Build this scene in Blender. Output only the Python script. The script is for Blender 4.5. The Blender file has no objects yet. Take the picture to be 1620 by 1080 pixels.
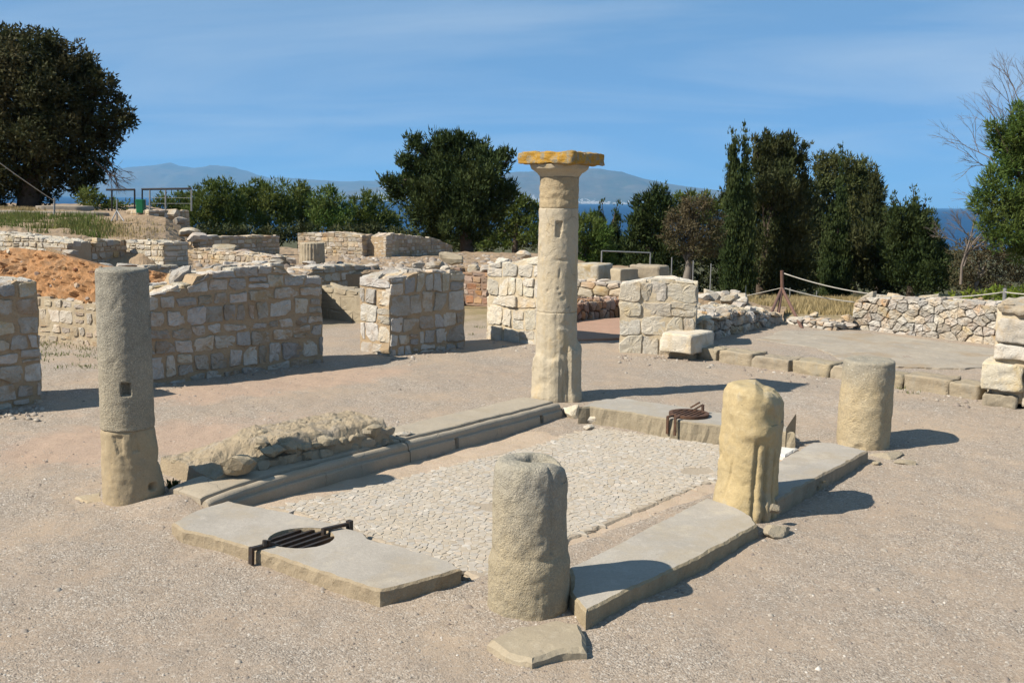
import bpy, math, random
import numpy as np
from mathutils import Vector, Matrix, noise as mnoise
from mathutils.geometry import delaunay_2d_cdt

random.seed(7); RNG = np.random.default_rng(7)
S = bpy.context.scene
COL = S.collection
R = math.radians

# ------------------------------------------------------------------ camera, sky, sun, exposure
FPX, CAMH, PITCH, ROLL = 1620.0, 2.0, R(7.77), R(0.8)
cam_d = bpy.data.cameras.new('camera'); cam = bpy.data.objects.new('camera', cam_d); COL.objects.link(cam)
cam_d.sensor_width = 36; cam_d.lens = 36 * FPX / 1620; cam_d.clip_start = .05; cam_d.clip_end = 120000
CM = Matrix.Rotation(math.pi / 2 - PITCH, 3, 'X') @ Matrix.Rotation(ROLL, 3, 'Z')
cam.matrix_world = Matrix.Translation((0, 0, CAMH)) @ CM.to_4x4()
S.camera = cam

SUN_EL, SH_AZ = R(43), R(22)            # shadows fall towards SH_AZ (counter-clockwise from +X)
sx, sy = -math.cos(SH_AZ), -math.sin(SH_AZ)
sun_vec = Vector((sx * math.cos(SUN_EL), sy * math.cos(SUN_EL), math.sin(SUN_EL)))
sd = bpy.data.lights.new('sun', 'SUN'); sd.energy = 5.0; sd.angle = R(.53); sd.color = (1, .91, .77)
so = bpy.data.objects.new('sun', sd); COL.objects.link(so)
so.rotation_euler = sun_vec.to_track_quat('Z', 'Y').to_euler(); so.location = (-20, -8, 30)

W = bpy.data.worlds.new('World'); S.world = W; W.use_nodes = True
wn = W.node_tree; wn.nodes.clear()
def wnode(t, **k):
    n = wn.nodes.new(t)
    for a, b in k.items(): setattr(n, a, b)
    return n
wo = wnode('ShaderNodeOutputWorld'); wb = wnode('ShaderNodeBackground'); wb.inputs[1].default_value = .070
sk = wnode('ShaderNodeTexSky', sky_type='NISHITA', sun_disc=False, sun_elevation=SUN_EL,
           sun_rotation=math.atan2(sx, sy), altitude=15000, air_density=4.0, dust_density=0.0, ozone_density=10.0)
# thin cirrus, laid out by direction on a high flat layer
tc = wnode('ShaderNodeTexCoord'); sp = wnode('ShaderNodeSeparateXYZ'); wn.links.new(tc.outputs['Generated'], sp.inputs[0])
ad = wnode('ShaderNodeMath', operation='ADD'); ad.inputs[1].default_value = .12; wn.links.new(sp.outputs[2], ad.inputs[0])
mx = wnode('ShaderNodeMath', operation='MAXIMUM'); mx.inputs[1].default_value = .03; wn.links.new(ad.outputs[0], mx.inputs[0])
dx = wnode('ShaderNodeMath', operation='DIVIDE'); dy = wnode('ShaderNodeMath', operation='DIVIDE')
wn.links.new(sp.outputs[0], dx.inputs[0]); wn.links.new(sp.outputs[1], dy.inputs[0])
wn.links.new(mx.outputs[0], dx.inputs[1]); wn.links.new(mx.outputs[0], dy.inputs[1])
cb = wnode('ShaderNodeCombineXYZ'); wn.links.new(dx.outputs[0], cb.inputs[0]); wn.links.new(dy.outputs[0], cb.inputs[1])
mp = wnode('ShaderNodeMapping'); mp.inputs['Scale'].default_value = (.45, .8, 1); mp.inputs['Rotation'].default_value = (0, 0, R(14))
mp.inputs['Location'].default_value = (1.35, .4, 0)
wn.links.new(cb.outputs[0], mp.inputs[0])
nz = wnode('ShaderNodeTexNoise'); nz.inputs['Scale'].default_value = .9; nz.inputs['Detail'].default_value = 8
nz.inputs['Roughness'].default_value = .55; nz.inputs['Distortion'].default_value = .6
wn.links.new(mp.outputs[0], nz.inputs[0])
rp = wnode('ShaderNodeValToRGB'); rp.color_ramp.elements[0].position = .42; rp.color_ramp.elements[1].position = .80
rp.color_ramp.elements[0].color = (0, 0, 0, 1); rp.color_ramp.elements[1].color = (.72, .72, .72, 1); wn.links.new(nz.outputs[0], rp.inputs[0])
mix = wnode('ShaderNodeMix', data_type='RGBA'); mix.inputs['B'].default_value = (4.3, 5.2, 6.2, 1)
tint = wnode('ShaderNodeMix', data_type='RGBA', blend_type='MULTIPLY'); tint.inputs['Factor'].default_value = 1
tint.inputs['B'].default_value = (1.30, 1.08, .92, 1)
wn.links.new(sk.outputs[0], tint.inputs['A'])
veil = wnode('ShaderNodeMix', data_type='RGBA'); veil.inputs['Factor'].default_value = .60; veil.inputs['B'].default_value = (1.72, 3.35, 5.1, 1)   # even high veil of thin cloud
wn.links.new(tint.outputs['Result'], veil.inputs['A'])
wn.links.new(rp.outputs[0], mix.inputs['Factor']); wn.links.new(veil.outputs['Result'], mix.inputs['A'])
wn.links.new(mix.outputs['Result'], wb.inputs[0]); wn.links.new(wb.outputs[0], wo.inputs[0])

S.view_settings.view_transform = 'Standard'; S.view_settings.look = 'None'
S.view_settings.exposure = 0.88; S.view_settings.gamma = 1.0

# ------------------------------------------------------------------ pixels of the 1620 x 1080 photograph -> directions and places
def ray(x, y):
    return CM @ Vector(((x - 810) / FPX, (540 - y) / FPX, -1))
def G(x, y, z=0.0):                      # where the ray meets the level z
    d = ray(x, y); t = (z - CAMH) / d.z
    return Vector((d.x * t, d.y * t, z))
def at(x, y, Y):                         # point on the ray at forward distance Y
    d = ray(x, y); t = Y / d.y
    return Vector((d.x * t, Y, CAMH + d.z * t))
def onplane(x, y, A, B):                 # ray against the vertical plane through A,B -> (u, z)
    d = ray(x, y); e = Vector((B[0] - A[0], B[1] - A[1])); L = e.length; e /= L
    # d*t = A + e*u
    det = d.x * (-e.y) - d.y * (-e.x)
    t = (A[0] * (-e.y) - A[1] * (-e.x)) / det
    u = (Vector((d.x * t, d.y * t)) - Vector((A[0], A[1]))).dot(e)
    return u, CAMH + d.z * t
def smooth(a, b, v):
    t = np.clip((v - a) / (b - a), 0, 1); return t * t * (3 - 2 * t)
def fbm(p, s=1.0, o=4):
    return mnoise.fractal(Vector(p) * s, 1.0, 2.0, o)

# ------------------------------------------------------------------ object helpers
def fast_mesh(name, V, F):
    """V (n,3), F (m,k) arrays of equal-sized faces"""
    V = np.asarray(V, np.float32); F = np.asarray(F, np.int32)
    me = bpy.data.meshes.new(name); m, k = F.shape
    me.vertices.add(len(V)); me.vertices.foreach_set('co', V.ravel())
    me.loops.add(m * k); me.loops.foreach_set('vertex_index', F.ravel())
    me.polygons.add(m); me.polygons.foreach_set('loop_start', np.arange(0, m * k, k, dtype=np.int32))
    me.update(calc_edges=True)
    return me
def link(name, me, mat=None, parent=None, loc=(0, 0, 0), smooth_=True):
    o = bpy.data.objects.new(name, me); COL.objects.link(o)
    loc = Vector(loc)
    if parent is not None:
        o.parent = parent; loc = loc - world_loc(parent)
    o.location = loc
    if me is not None:
        if mat is not None and len(me.materials) == 0: me.materials.append(mat)
        if smooth_ and len(me.polygons): me.polygons.foreach_set('use_smooth', np.ones(len(me.polygons), bool))
    return o
def world_loc(o):
    v = Vector(o.location)
    while o.parent is not None: o = o.parent; v = v + Vector(o.location)
    return v
def mesh_obj(name, V, F, mat, parent=None, smooth_=True, centre=True):
    V = [Vector(v) for v in V]
    c = Vector((0, 0, 0))
    if centre:
        for v in V: c += v
        c /= len(V); c.z = min(v.z for v in V)
    me = bpy.data.meshes.new(name); me.from_pydata([v - c for v in V], [], F); me.update()
    return link(name, me, mat, parent, c, smooth_)
def tag(o, label=None, cat=None, group=None, kind=None):
    if label: o['label'] = label
    if cat: o['category'] = cat
    if group: o['group'] = group
    if kind: o['kind'] = kind
    return o
def thing(name, label, cat, loc, group=None):
    o = bpy.data.objects.new(name, None); COL.objects.link(o); o.location = loc; o.empty_display_size = .1
    return tag(o, label, cat, group)

def tube(path, radii, n=8, cap=True):
    V, F = [], []
    path = [Vector(p) for p in path]
    for i, p in enumerate(path):
        a = path[max(i - 1, 0)]; b = path[min(i + 1, len(path) - 1)]
        d = (b - a).normalized(); ref = Vector((0, 0, 1)) if abs(d.z) < .9 else Vector((1, 0, 0))
        e1 = d.cross(ref).normalized(); e2 = d.cross(e1)
        for k in range(n):
            t = 2 * math.pi * k / n
            V.append(p + (e1 * math.cos(t) + e2 * math.sin(t)) * radii[i])
    for i in range(len(path) - 1):
        for k in range(n):
            F.append((i * n + k, i * n + (k + 1) % n, (i + 1) * n + (k + 1) % n, (i + 1) * n + k))
    if cap:
        F.append(tuple(range(n))[::-1]); F.append(tuple((len(path) - 1) * n + k for k in range(n)))
    return V, F
def box_bar(a, b, w, h, up=Vector((0, 0, 1))):
    a, b = Vector(a), Vector(b); d = (b - a).normalized(); s = d.cross(up).normalized(); u = s.cross(d)
    V = []
    for p in (a, b):
        for i, j in ((-1, -1), (1, -1), (1, 1), (-1, 1)): V.append(p + s * w / 2 * i + u * h / 2 * j)
    return V, [(0, 3, 2, 1), (4, 5, 6, 7), (0, 1, 5, 4), (1, 2, 6, 5), (2, 3, 7, 6), (3, 0, 4, 7)]
def merge(parts):
    V, F = [], []
    for v, f in parts:
        o = len(V); V += list(v); F += [tuple(i + o for i in q) for q in f]
    return V, F

# ------------------------------------------------------------------ materials
ALB = .73                                # overall reflectance of the colours listed below
class NT:
    def __init__(s, name):
        s.m = bpy.data.materials.new(name); s.m.use_nodes = True; s.t = s.m.node_tree; s.t.nodes.clear()
        s.out = s.n('ShaderNodeOutputMaterial')
        s.pos = s.n('ShaderNodeNewGeometry')
    def n(s, t, **k):
        n = s.t.nodes.new(t)
        for a, b in k.items(): setattr(n, a, b)
        return n
    def l(s, a, b): s.t.links.new(a, b)
    def setin(s, n, key, v):
        if hasattr(v, 'is_output'): s.l(v, n.inputs[key])
        else: n.inputs[key].default_value = v
    def noise(s, scale, detail=5, rough=.55, vec=None, dist=0):
        n = s.n('ShaderNodeTexNoise'); n.inputs['Scale'].default_value = scale; n.inputs['Detail'].default_value = detail
        n.inputs['Roughness'].default_value = rough; n.inputs['Distortion'].default_value = dist
        s.l(vec or s.pos.outputs['Position'], n.inputs['Vector']); return n.outputs[0]
    def voro(s, scale, out='Distance', vec=None, feature='F1', rnd=1):
        n = s.n('ShaderNodeTexVoronoi', feature=feature); n.inputs['Scale'].default_value = scale; n.inputs['Randomness'].default_value = rnd
        s.l(vec or s.pos.outputs['Position'], n.inputs['Vector']); return n.outputs[out]
    def math(s, op, a, b=0.0, c=None):
        n = s.n('ShaderNodeMath', operation=op); s.setin(n, 0, a); s.setin(n, 1, b)
        if c is not None: s.setin(n, 2, c)
        return n.outputs[0]
    def rng(s, v, a, b, c=0.0, d=1.0):
        n = s.n('ShaderNodeMapRange'); s.setin(n, 0, v)
        for i, q in enumerate((a, b, c, d)): n.inputs[i + 1].default_value = q
        return n.outputs[0]
    def mix(s, f, a, b, mode='MIX'):
        n = s.n('ShaderNodeMix', data_type='RGBA', blend_type=mode); s.setin(n, 'Factor', f)
        for k, v in (('A', a), ('B', b)):
            if isinstance(v, tuple) and len(v) == 3: v = (*v, 1)
            s.setin(n, k, v)
        return n.outputs['Result']
    def ramp(s, v, stops):
        n = s.n('ShaderNodeValToRGB'); e = n.color_ramp.elements
        while len(e) < len(stops): e.new(.5)
        for q, (p, c) in zip(e, stops): q.position = p; q.color = (*c, 1)
        s.l(v, n.inputs[0]); return n.outputs[0]
    def bump(s, h, strength=.4, dist=.01, nrm=None):
        n = s.n('ShaderNodeBump'); n.inputs['Strength'].default_value = strength; n.inputs['Distance'].default_value = dist
        s.l(h, n.inputs['Height'])
        if nrm is not None: s.l(nrm, n.inputs['Normal'])
        return n.outputs[0]
    def bsdf(s, col, rough=.9, nrm=None, spec=.2, metal=0.0):
        n = s.n('ShaderNodeBsdfPrincipled'); s.setin(n, 'Base Color', s.mix(1.0, col, (ALB, ALB, ALB), 'MULTIPLY'))
        s.setin(n, 'Roughness', rough); n.inputs['Specular IOR Level'].default_value = spec; n.inputs['Metallic'].default_value = metal
        if nrm is not None: s.l(nrm, n.inputs['Normal'])
        s.l(n.outputs[0], s.out.inputs[0]); return n

def rock(name, c1, c2, c3, s=5.0, bump=.5, bs=55.0, rnd=.3, pit=0.0, island=False, stain=None, dist=.012, crack=0, stain2=None):
    """weathered stone: c1/c2 broad patches, c3 fine blotches, brightness and warmth drawn per stone"""
    t = NT(name)
    n1 = t.noise(s, 6, .6); n2 = t.noise(s * 5.3, 5, .65); n3 = t.noise(s * 23, 3, .6)
    c = t.mix(t.rng(n1, .38, .62), c1, c2)
    c = t.mix(t.rng(n2, .52, .72, 0, .8), c, c3)
    c = t.mix(t.rng(n3, .35, .68, .0, .35), c, tuple(v * .66 for v in c1))
    if stain:
        n4 = t.noise(s * .8, 5, .65)
        c = t.mix(t.rng(n4, .50, .64, 0, .85), c, stain)
    if stain2:
        m2_ = t.n('ShaderNodeMapping'); m2_.inputs['Scale'].default_value = (1, 1, .45); m2_.inputs['Location'].default_value = (3.7, 1.9, 5.1); t.l(t.pos.outputs['Position'], m2_.inputs[0])
        c = t.mix(t.rng(t.noise(s * 1.6, 6, .7, m2_.outputs[0]), .53, .64, 0, .7), c, stain2)
    c = t.mix(t.rng(t.noise(150, 3, .7), .38, .62, .22, 0), c, tuple(v * .45 for v in c1))
    if rnd:
        if island: r = t.pos.outputs['Random Per Island']
        else: r = t.n('ShaderNodeObjectInfo').outputs['Random']
        h = t.n('ShaderNodeHueSaturation'); t.setin(h, 'Value', t.rng(r, 0, 1, 1 - rnd, 1 + rnd * .75))
        r2 = t.math('FRACT', t.math('MULTIPLY', r, 17.3)); t.setin(h, 'Saturation', t.rng(r2, 0, 1, 1 - 1.5 * rnd, 1 + rnd))
        r3 = t.math('FRACT', t.math('MULTIPLY', r, 53.7)); t.setin(h, 'Hue', t.rng(r3, 0, 1, .5 - .04 * rnd, .5 + .04 * rnd))
        t.l(c, h.inputs['Color']); c = h.outputs[0]
    hgt = t.math('ADD', t.math('MULTIPLY', t.noise(bs, 6, .75), .8), t.math('MULTIPLY', t.noise(bs * .3, 5, .65), 1.1)); hgt = t.math('ADD', hgt, t.math('MULTIPLY', t.noise(210, 2, .7), .35))
    pn = t.noise(bs * .55, 3, .6); pits = t.rng(pn, .63, .73)
    c = t.mix(t.math('MULTIPLY', pits, .28), c, tuple(v * .4 for v in c2)); hgt = t.math('SUBTRACT', hgt, t.math('MULTIPLY', pits, .5))
    if crack:
        wv = t.n('ShaderNodeVectorMath', operation='ADD'); t.l(t.pos.outputs['Position'], wv.inputs[0])
        wn_ = t.n('ShaderNodeTexNoise'); wn_.inputs['Scale'].default_value = crack * 2.2; t.l(t.pos.outputs['Position'], wn_.inputs['Vector'])
        sc_ = t.n('ShaderNodeVectorMath', operation='SCALE'); sc_.inputs['Scale'].default_value = .5 / crack; t.l(wn_.outputs['Color'], sc_.inputs[0]); t.l(sc_.outputs[0], wv.inputs[1])
        vd = t.voro(crack, 'Distance', wv.outputs[0], 'DISTANCE_TO_EDGE'); ck = t.math('MULTIPLY', t.rng(vd, .016, .002), t.rng(t.noise(crack * .8, 3, .6), .53, .62))
        c = t.mix(t.math('MULTIPLY', ck, .45), c, tuple(v * .3 for v in c2)); hgt = t.math('SUBTRACT', hgt, t.math('MULTIPLY', ck, 1.5))
    if pit:
        v = t.voro(bs * 1.1); hgt = t.math('ADD', hgt, t.math('MULTIPLY', t.rng(v, .0, .4), pit * .35))
    t.bsdf(c, .92, t.bump(hgt, bump * .62, dist)); return t.m

def plain(name, col, rough=.6, metal=0.0, bump=0.0, bs=80, var=.25, c2=None, spec=.3):
    t = NT(name); n = t.noise(bs * .25, 5, .6)
    c = t.mix(t.rng(n, .35, .7), col, c2 or tuple(v * (1 - var) for v in col))
    t.bsdf(c, rough, t.bump(t.noise(bs), bump, .004) if bump else None, spec, metal); return t.m

def leaf(name, c1, c2, tr=.3, c3=None, sheen=.0):
    t = NT(name); r = t.pos.outputs['Random Per Island']; n = t.noise(.9, 3, .6)
    c = t.mix(r, c1, c2); c = t.mix(t.rng(n, .42, .64, 0, .75), c, c3 or tuple(v * .7 for v in c1)); c = t.mix(1.0, c, (.82, .82, .82), 'MULTIPLY')
    d = t.n('ShaderNodeBsdfPrincipled'); t.l(c, d.inputs['Base Color']); d.inputs['Roughness'].default_value = .7
    d.inputs['Specular IOR Level'].default_value = .12
    q = t.n('ShaderNodeBsdfTranslucent'); t.l(c, q.inputs[0])
    m = t.n('ShaderNodeMixShader'); m.inputs[0].default_value = tr
    t.l(d.outputs[0], m.inputs[1]); t.l(q.outputs[0], m.inputs[2]); t.l(m.outputs[0], t.out.inputs[0]); return t.m

M = {}
M['wall_stone'] = rock('wall_stone', (0.627, 0.582, 0.515), (0.526, 0.470, 0.386), (0.706, 0.672, 0.605), 6, 1.0, 42, .30, .8, stain=(0.448, 0.336, 0.213), dist=.024)
M['lime_stone'] = rock('lime_stone', (0.732, 0.665, 0.549), (0.610, 0.561, 0.470), (0.805, 0.756, 0.665), 5, 1.0, 46, .18, .8, stain=(0.610, 0.488, 0.317), dist=.022, stain2=(.46, .44, .40))
M['dry_stone'] = rock('dry_stone', (0.552, 0.516, 0.456), (0.504, 0.420, 0.312), (0.648, 0.600, 0.528), 6, 1.0, 44, .30, .8, stain=(0.504, 0.360, 0.216), dist=.022)
M['far_stone'] = rock('far_stone', (0.572, 0.484, 0.374), (0.495, 0.418, 0.319), (0.638, 0.583, 0.495), 4, .5, 40, .28, stain=(0.462, 0.319, 0.187))
M['red_stone'] = rock('red_stone', (.42, .26, .17), (.36, .25, .18), (.46, .36, .27), 6, .6, 50, .3)
M['mortar'] = rock('mortar', (0.515, 0.386, 0.246), (0.448, 0.336, 0.218), (0.560, 0.459, 0.325), 5, 1.0, 40, 0, .9, dist=.024)
M['pale_mortar'] = rock('pale_mortar', (.50, .42, .30), (.44, .34, .22), (.56, .49, .38), 5, .8, 45, 0, .4)
M['lime_mortar'] = rock('lime_mortar', (0.660, 0.564, 0.414), (0.588, 0.480, 0.324), (0.720, 0.636, 0.504), 5, .8, 45, 0, .4)
M['heap'] = rock('heap', (.43, .35, .24), (.37, .30, .21), (.49, .41, .30), 7, 1.0, 45, 0, .8, stain=(.38, .33, .265), dist=.02)
M['plaster'] = rock('plaster', (.46, .39, .28), (.40, .34, .25), (.52, .46, .36), 3, .5, 40, 0, stain=(.36, .30, .22))
M['gap_earth'] = rock('gap_earth', (.17, .125, .085), (.13, .10, .07), (.21, .16, .11), 8, .9, 45, 0)
M['slab'] = rock('slab', (.455, .42, .37), (.385, .355, .31), (.50, .46, .41), 2.6, .5, 90, .06, stain=(.40, .345, .265), dist=.007, stain2=(.50, .45, .37))
M['mould'] = rock('mould', (.44, .38, .295), (.40, .345, .27), (.48, .42, .33), 4, .5, 90, .04, stain=(.38, .32, .235), dist=.007, crack=3, stain2=(.36, .325, .265))
M['slab_side'] = rock('slab_side', (.40, .33, .225), (.34, .275, .185), (.45, .38, .27), 9, .9, 55, .1, .6)
M['kerb'] = rock('kerb', (0.440, 0.369, 0.259), (0.374, 0.319, 0.237), (0.495, 0.424, 0.314), 5, 1.0, 50, .07, .6, dist=.018, stain2=(.36, .33, .27))
M['col_grey'] = rock('col_grey', (.27, .255, .215), (.19, .18, .155), (.33, .31, .26), 3.2, .9, 75, 0, .9, stain=(.30, .26, .18))
M['col_tan'] = rock('col_tan', (0.460, 0.368, 0.236), (0.391, 0.316, 0.213), (0.517, 0.425, 0.287), 4, .6, 60, 0, .3, stain2=(.52, .40, .24))
M['col_pale'] = rock('col_pale', (.60, .515, .375), (.54, .465, .345), (.66, .58, .44), 4, 1.0, 90, 0, .8, stain=(.52, .46, .36), dist=.012, crack=5, stain2=(.56, .44, .27))
M['col_rough'] = rock('col_rough', (0.493, 0.392, 0.246), (0.403, 0.325, 0.213), (0.560, 0.470, 0.325), 6, 1.0, 45, 0, 1.0)
M['stump_front'] = rock('stump_front', (.40, .33, .21), (.30, .26, .185), (.46, .40, .285), 4.2, .9, 70, 0, .8, stain=(.40, .30, .13))
M['stump_yellow'] = rock('stump_yellow', (0.562, 0.440, 0.239), (0.488, 0.392, 0.228), (0.604, 0.503, 0.318), 3.6, .7, 60, 0, .4, stain=(0.424, 0.360, 0.244), stain2=(.44, .40, .31))
M['earth'] = rock('earth', (.40, .29, .19), (.34, .25, .165), (.45, .36, .26), 1.6, .9, 30, 0, .6, stain=(.30, .215, .135))
M['orange_earth'] = rock('orange_earth', (.45, .235, .105), (.38, .205, .095), (.47, .32, .19), 4, 1.0, 26, 0, 1.2, stain=(.31, .20, .12))
M['iron'] = plain('iron', (.075, .072, .070), .55, .6, .4, 120, .4, (.08, .05, .035))
M['rust'] = plain('rust', (.075, .045, .035), .8, .2, .5, 120, .4, (.16, .085, .05))
M['post'] = plain('post', (.23, .13, .095), .7, .3, .3, 60, .35)
M['rope'] = plain('rope', (.55, .52, .46), .9, 0, .3, 200)
M['galv'] = plain('galv', (.42, .42, .42), .5, .6, 0, 60)
M['dark_rail'] = plain('dark_rail', (.035, .035, .04), .5, .4, 0, 60)
M['bin'] = plain('bin', (.012, .17, .07), .45, 0, .1, 40)
M['concrete'] = plain('concrete', (.34, .30, .25), .95, 0, .5, 40, .25)
M['marble'] = plain('marble', (.72, .71, .68), .7, 0, .2, 60, .1)
M['bark'] = plain('bark', (.13, .10, .075), .95, 0, 1.0, 24, .5)
M['bark_grey'] = plain('bark_grey', (.24, .21, .18), .95, 0, 1.0, 24, .45)
M['twig'] = plain('twig', (.21, .175, .15), .95, 0, 0, 24, .3)
M['dead_twig'] = plain('dead_twig', (.16, .12, .09), .95, 0, 0, 24, .4)
M['lf_oak'] = leaf('lf_oak', (.058, .066, .026), (.034, .042, .016), .22, (.090, .074, .034))
M['lf_pine'] = leaf('lf_pine', (.105, .142, .032), (.068, .105, .024), .28, (.135, .155, .040))
M['lf_pine_near'] = leaf('lf_pine_near', (.100, .160, .036), (.060, .112, .024), .28, (.14, .165, .045))
M['lf_cyp'] = leaf('lf_cyp', (.050, .074, .024), (.030, .052, .017), .18, (.070, .088, .028))
M['lf_cyp2'] = leaf('lf_cyp2', (.056, .068, .025), (.034, .048, .018), .18, (.080, .078, .032))
M['lf_pale'] = leaf('lf_pale', (.095, .112, .038), (.064, .082, .028), .25, (.12, .122, .046))
M['lf_brown'] = leaf('lf_brown', (.10, .085, .045), (.062, .062, .030), .2, (.125, .095, .055))
M['lf_hedge'] = leaf('lf_hedge', (.17, .22, .03), (.10, .16, .02), .35, (.20, .24, .035))
M['grass'] = leaf('grass', (.12, .16, .035), (.07, .115, .025), .3, (.20, .18, .07))
M['dry_grass'] = leaf('dry_grass', (.36, .28, .14), (.27, .21, .10), .3, (.42, .34, .19))

def lichen_mat():
    t = NT('abacus_lichen')
    n1 = t.noise(14, 6, .65); n2 = t.noise(40, 5, .7); n3 = t.noise(5, 4, .6)
    c = t.mix(t.rng(n2, .4, .65), (.34, .30, .22), (.23, .205, .15))
    c = t.mix(t.rng(n1, .40, .53, 0, .95), c, (.47, .26, .035))
    c = t.mix(t.rng(n2, .56, .66, 0, .8), c, (.42, .36, .20))
    c = t.mix(t.rng(n3, .55, .68, 0, .7), c, (.20, .15, .05))
    t.bsdf(c, .95, t.bump(t.math('ADD', n1, t.noise(90, 5, .7)), .9, .012)); return t.m
M['lichen'] = lichen_mat()

def two_tone(name, a, b, z0, z1, axis_noise=2.5, amp=.5, speck=None, grain=1.0):
    """stone whose upper part carries grey lichen growth with a ragged lower edge"""
    t = NT(name); sep = t.n('ShaderNodeSeparateXYZ'); t.l(t.pos.outputs['Position'], sep.inputs[0])
    nz_ = t.noise(axis_noise, 5, .6)
    z = t.math('ADD', sep.outputs[2], t.math('MULTIPLY', t.math('SUBTRACT', nz_, .5), amp))
    f = t.rng(z, z0, z1)
    n2 = t.noise(16, 5, .65); n3 = t.noise(70, 4, .7); n4 = t.noise(5, 5, .6)
    ca = t.mix(t.rng(n2, .4, .65), a[0], a[1]); ca = t.mix(t.rng(n4, .5, .66, 0, .7), ca, a[2])
    cb_ = t.mix(t.rng(n2, .4, .65), b[0], b[1]); cb_ = t.mix(t.rng(n4, .5, .66, 0, .7), cb_, b[2])
    c = t.mix(f, ca, cb_); c = t.mix(t.rng(n3, .4, .7, 0, .55), c, tuple(v * .6 for v in b[0]))
    n5 = t.noise(125, 3, .75); c = t.mix(t.rng(n5, .38, .56, .38 * grain, 0), c, tuple(v * .5 for v in b[1])); c = t.mix(t.rng(n5, .54, .68, 0, .55 * grain), c, tuple(v * 1.45 for v in b[2]))
    if speck:
        v = t.voro(26); c = t.mix(t.math('MULTIPLY', f, t.rng(t.math('ADD', v, t.math('MULTIPLY', n4, .5)), .42, .36)), c, speck)
    h = t.math('ADD', t.math('MULTIPLY', t.noise(60, 6, .7), .7), t.math('MULTIPLY', t.noise(14, 4, .6), 1.5))
    h = t.math('ADD', h, t.math('MULTIPLY', t.rng(t.voro(90), .0, .4), .3))
    h = t.math('ADD', h, t.math('MULTIPLY', n5, .8)); t.bsdf(c, .93, t.bump(h, .9, .012)); return t.m
M['stump_right'] = two_tone('stump_right', ((.60, .48, .295), (.55, .445, .285), (.63, .53, .36)), ((.42, .38, .30), (.34, .315, .26), (.48, .43, .34)), .52, .78, speck=(.62, .59, .52), grain=.25)
M['front_tone'] = two_tone('front_tone', ((.48, .40, .265), (.42, .355, .245), (.52, .435, .295)), ((.46, .425, .35), (.37, .345, .29), (.49, .435, .32)), .26, .66, 3.0, .7, grain=.6)
M['left_tone'] = two_tone('left_tone', ((.48, .41, .29), (.42, .365, .27), (.53, .455, .33)), ((.40, .375, .31), (.30, .28, .235), (.47, .43, .35)), .45, 1.25, 2.2, .6)

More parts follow.
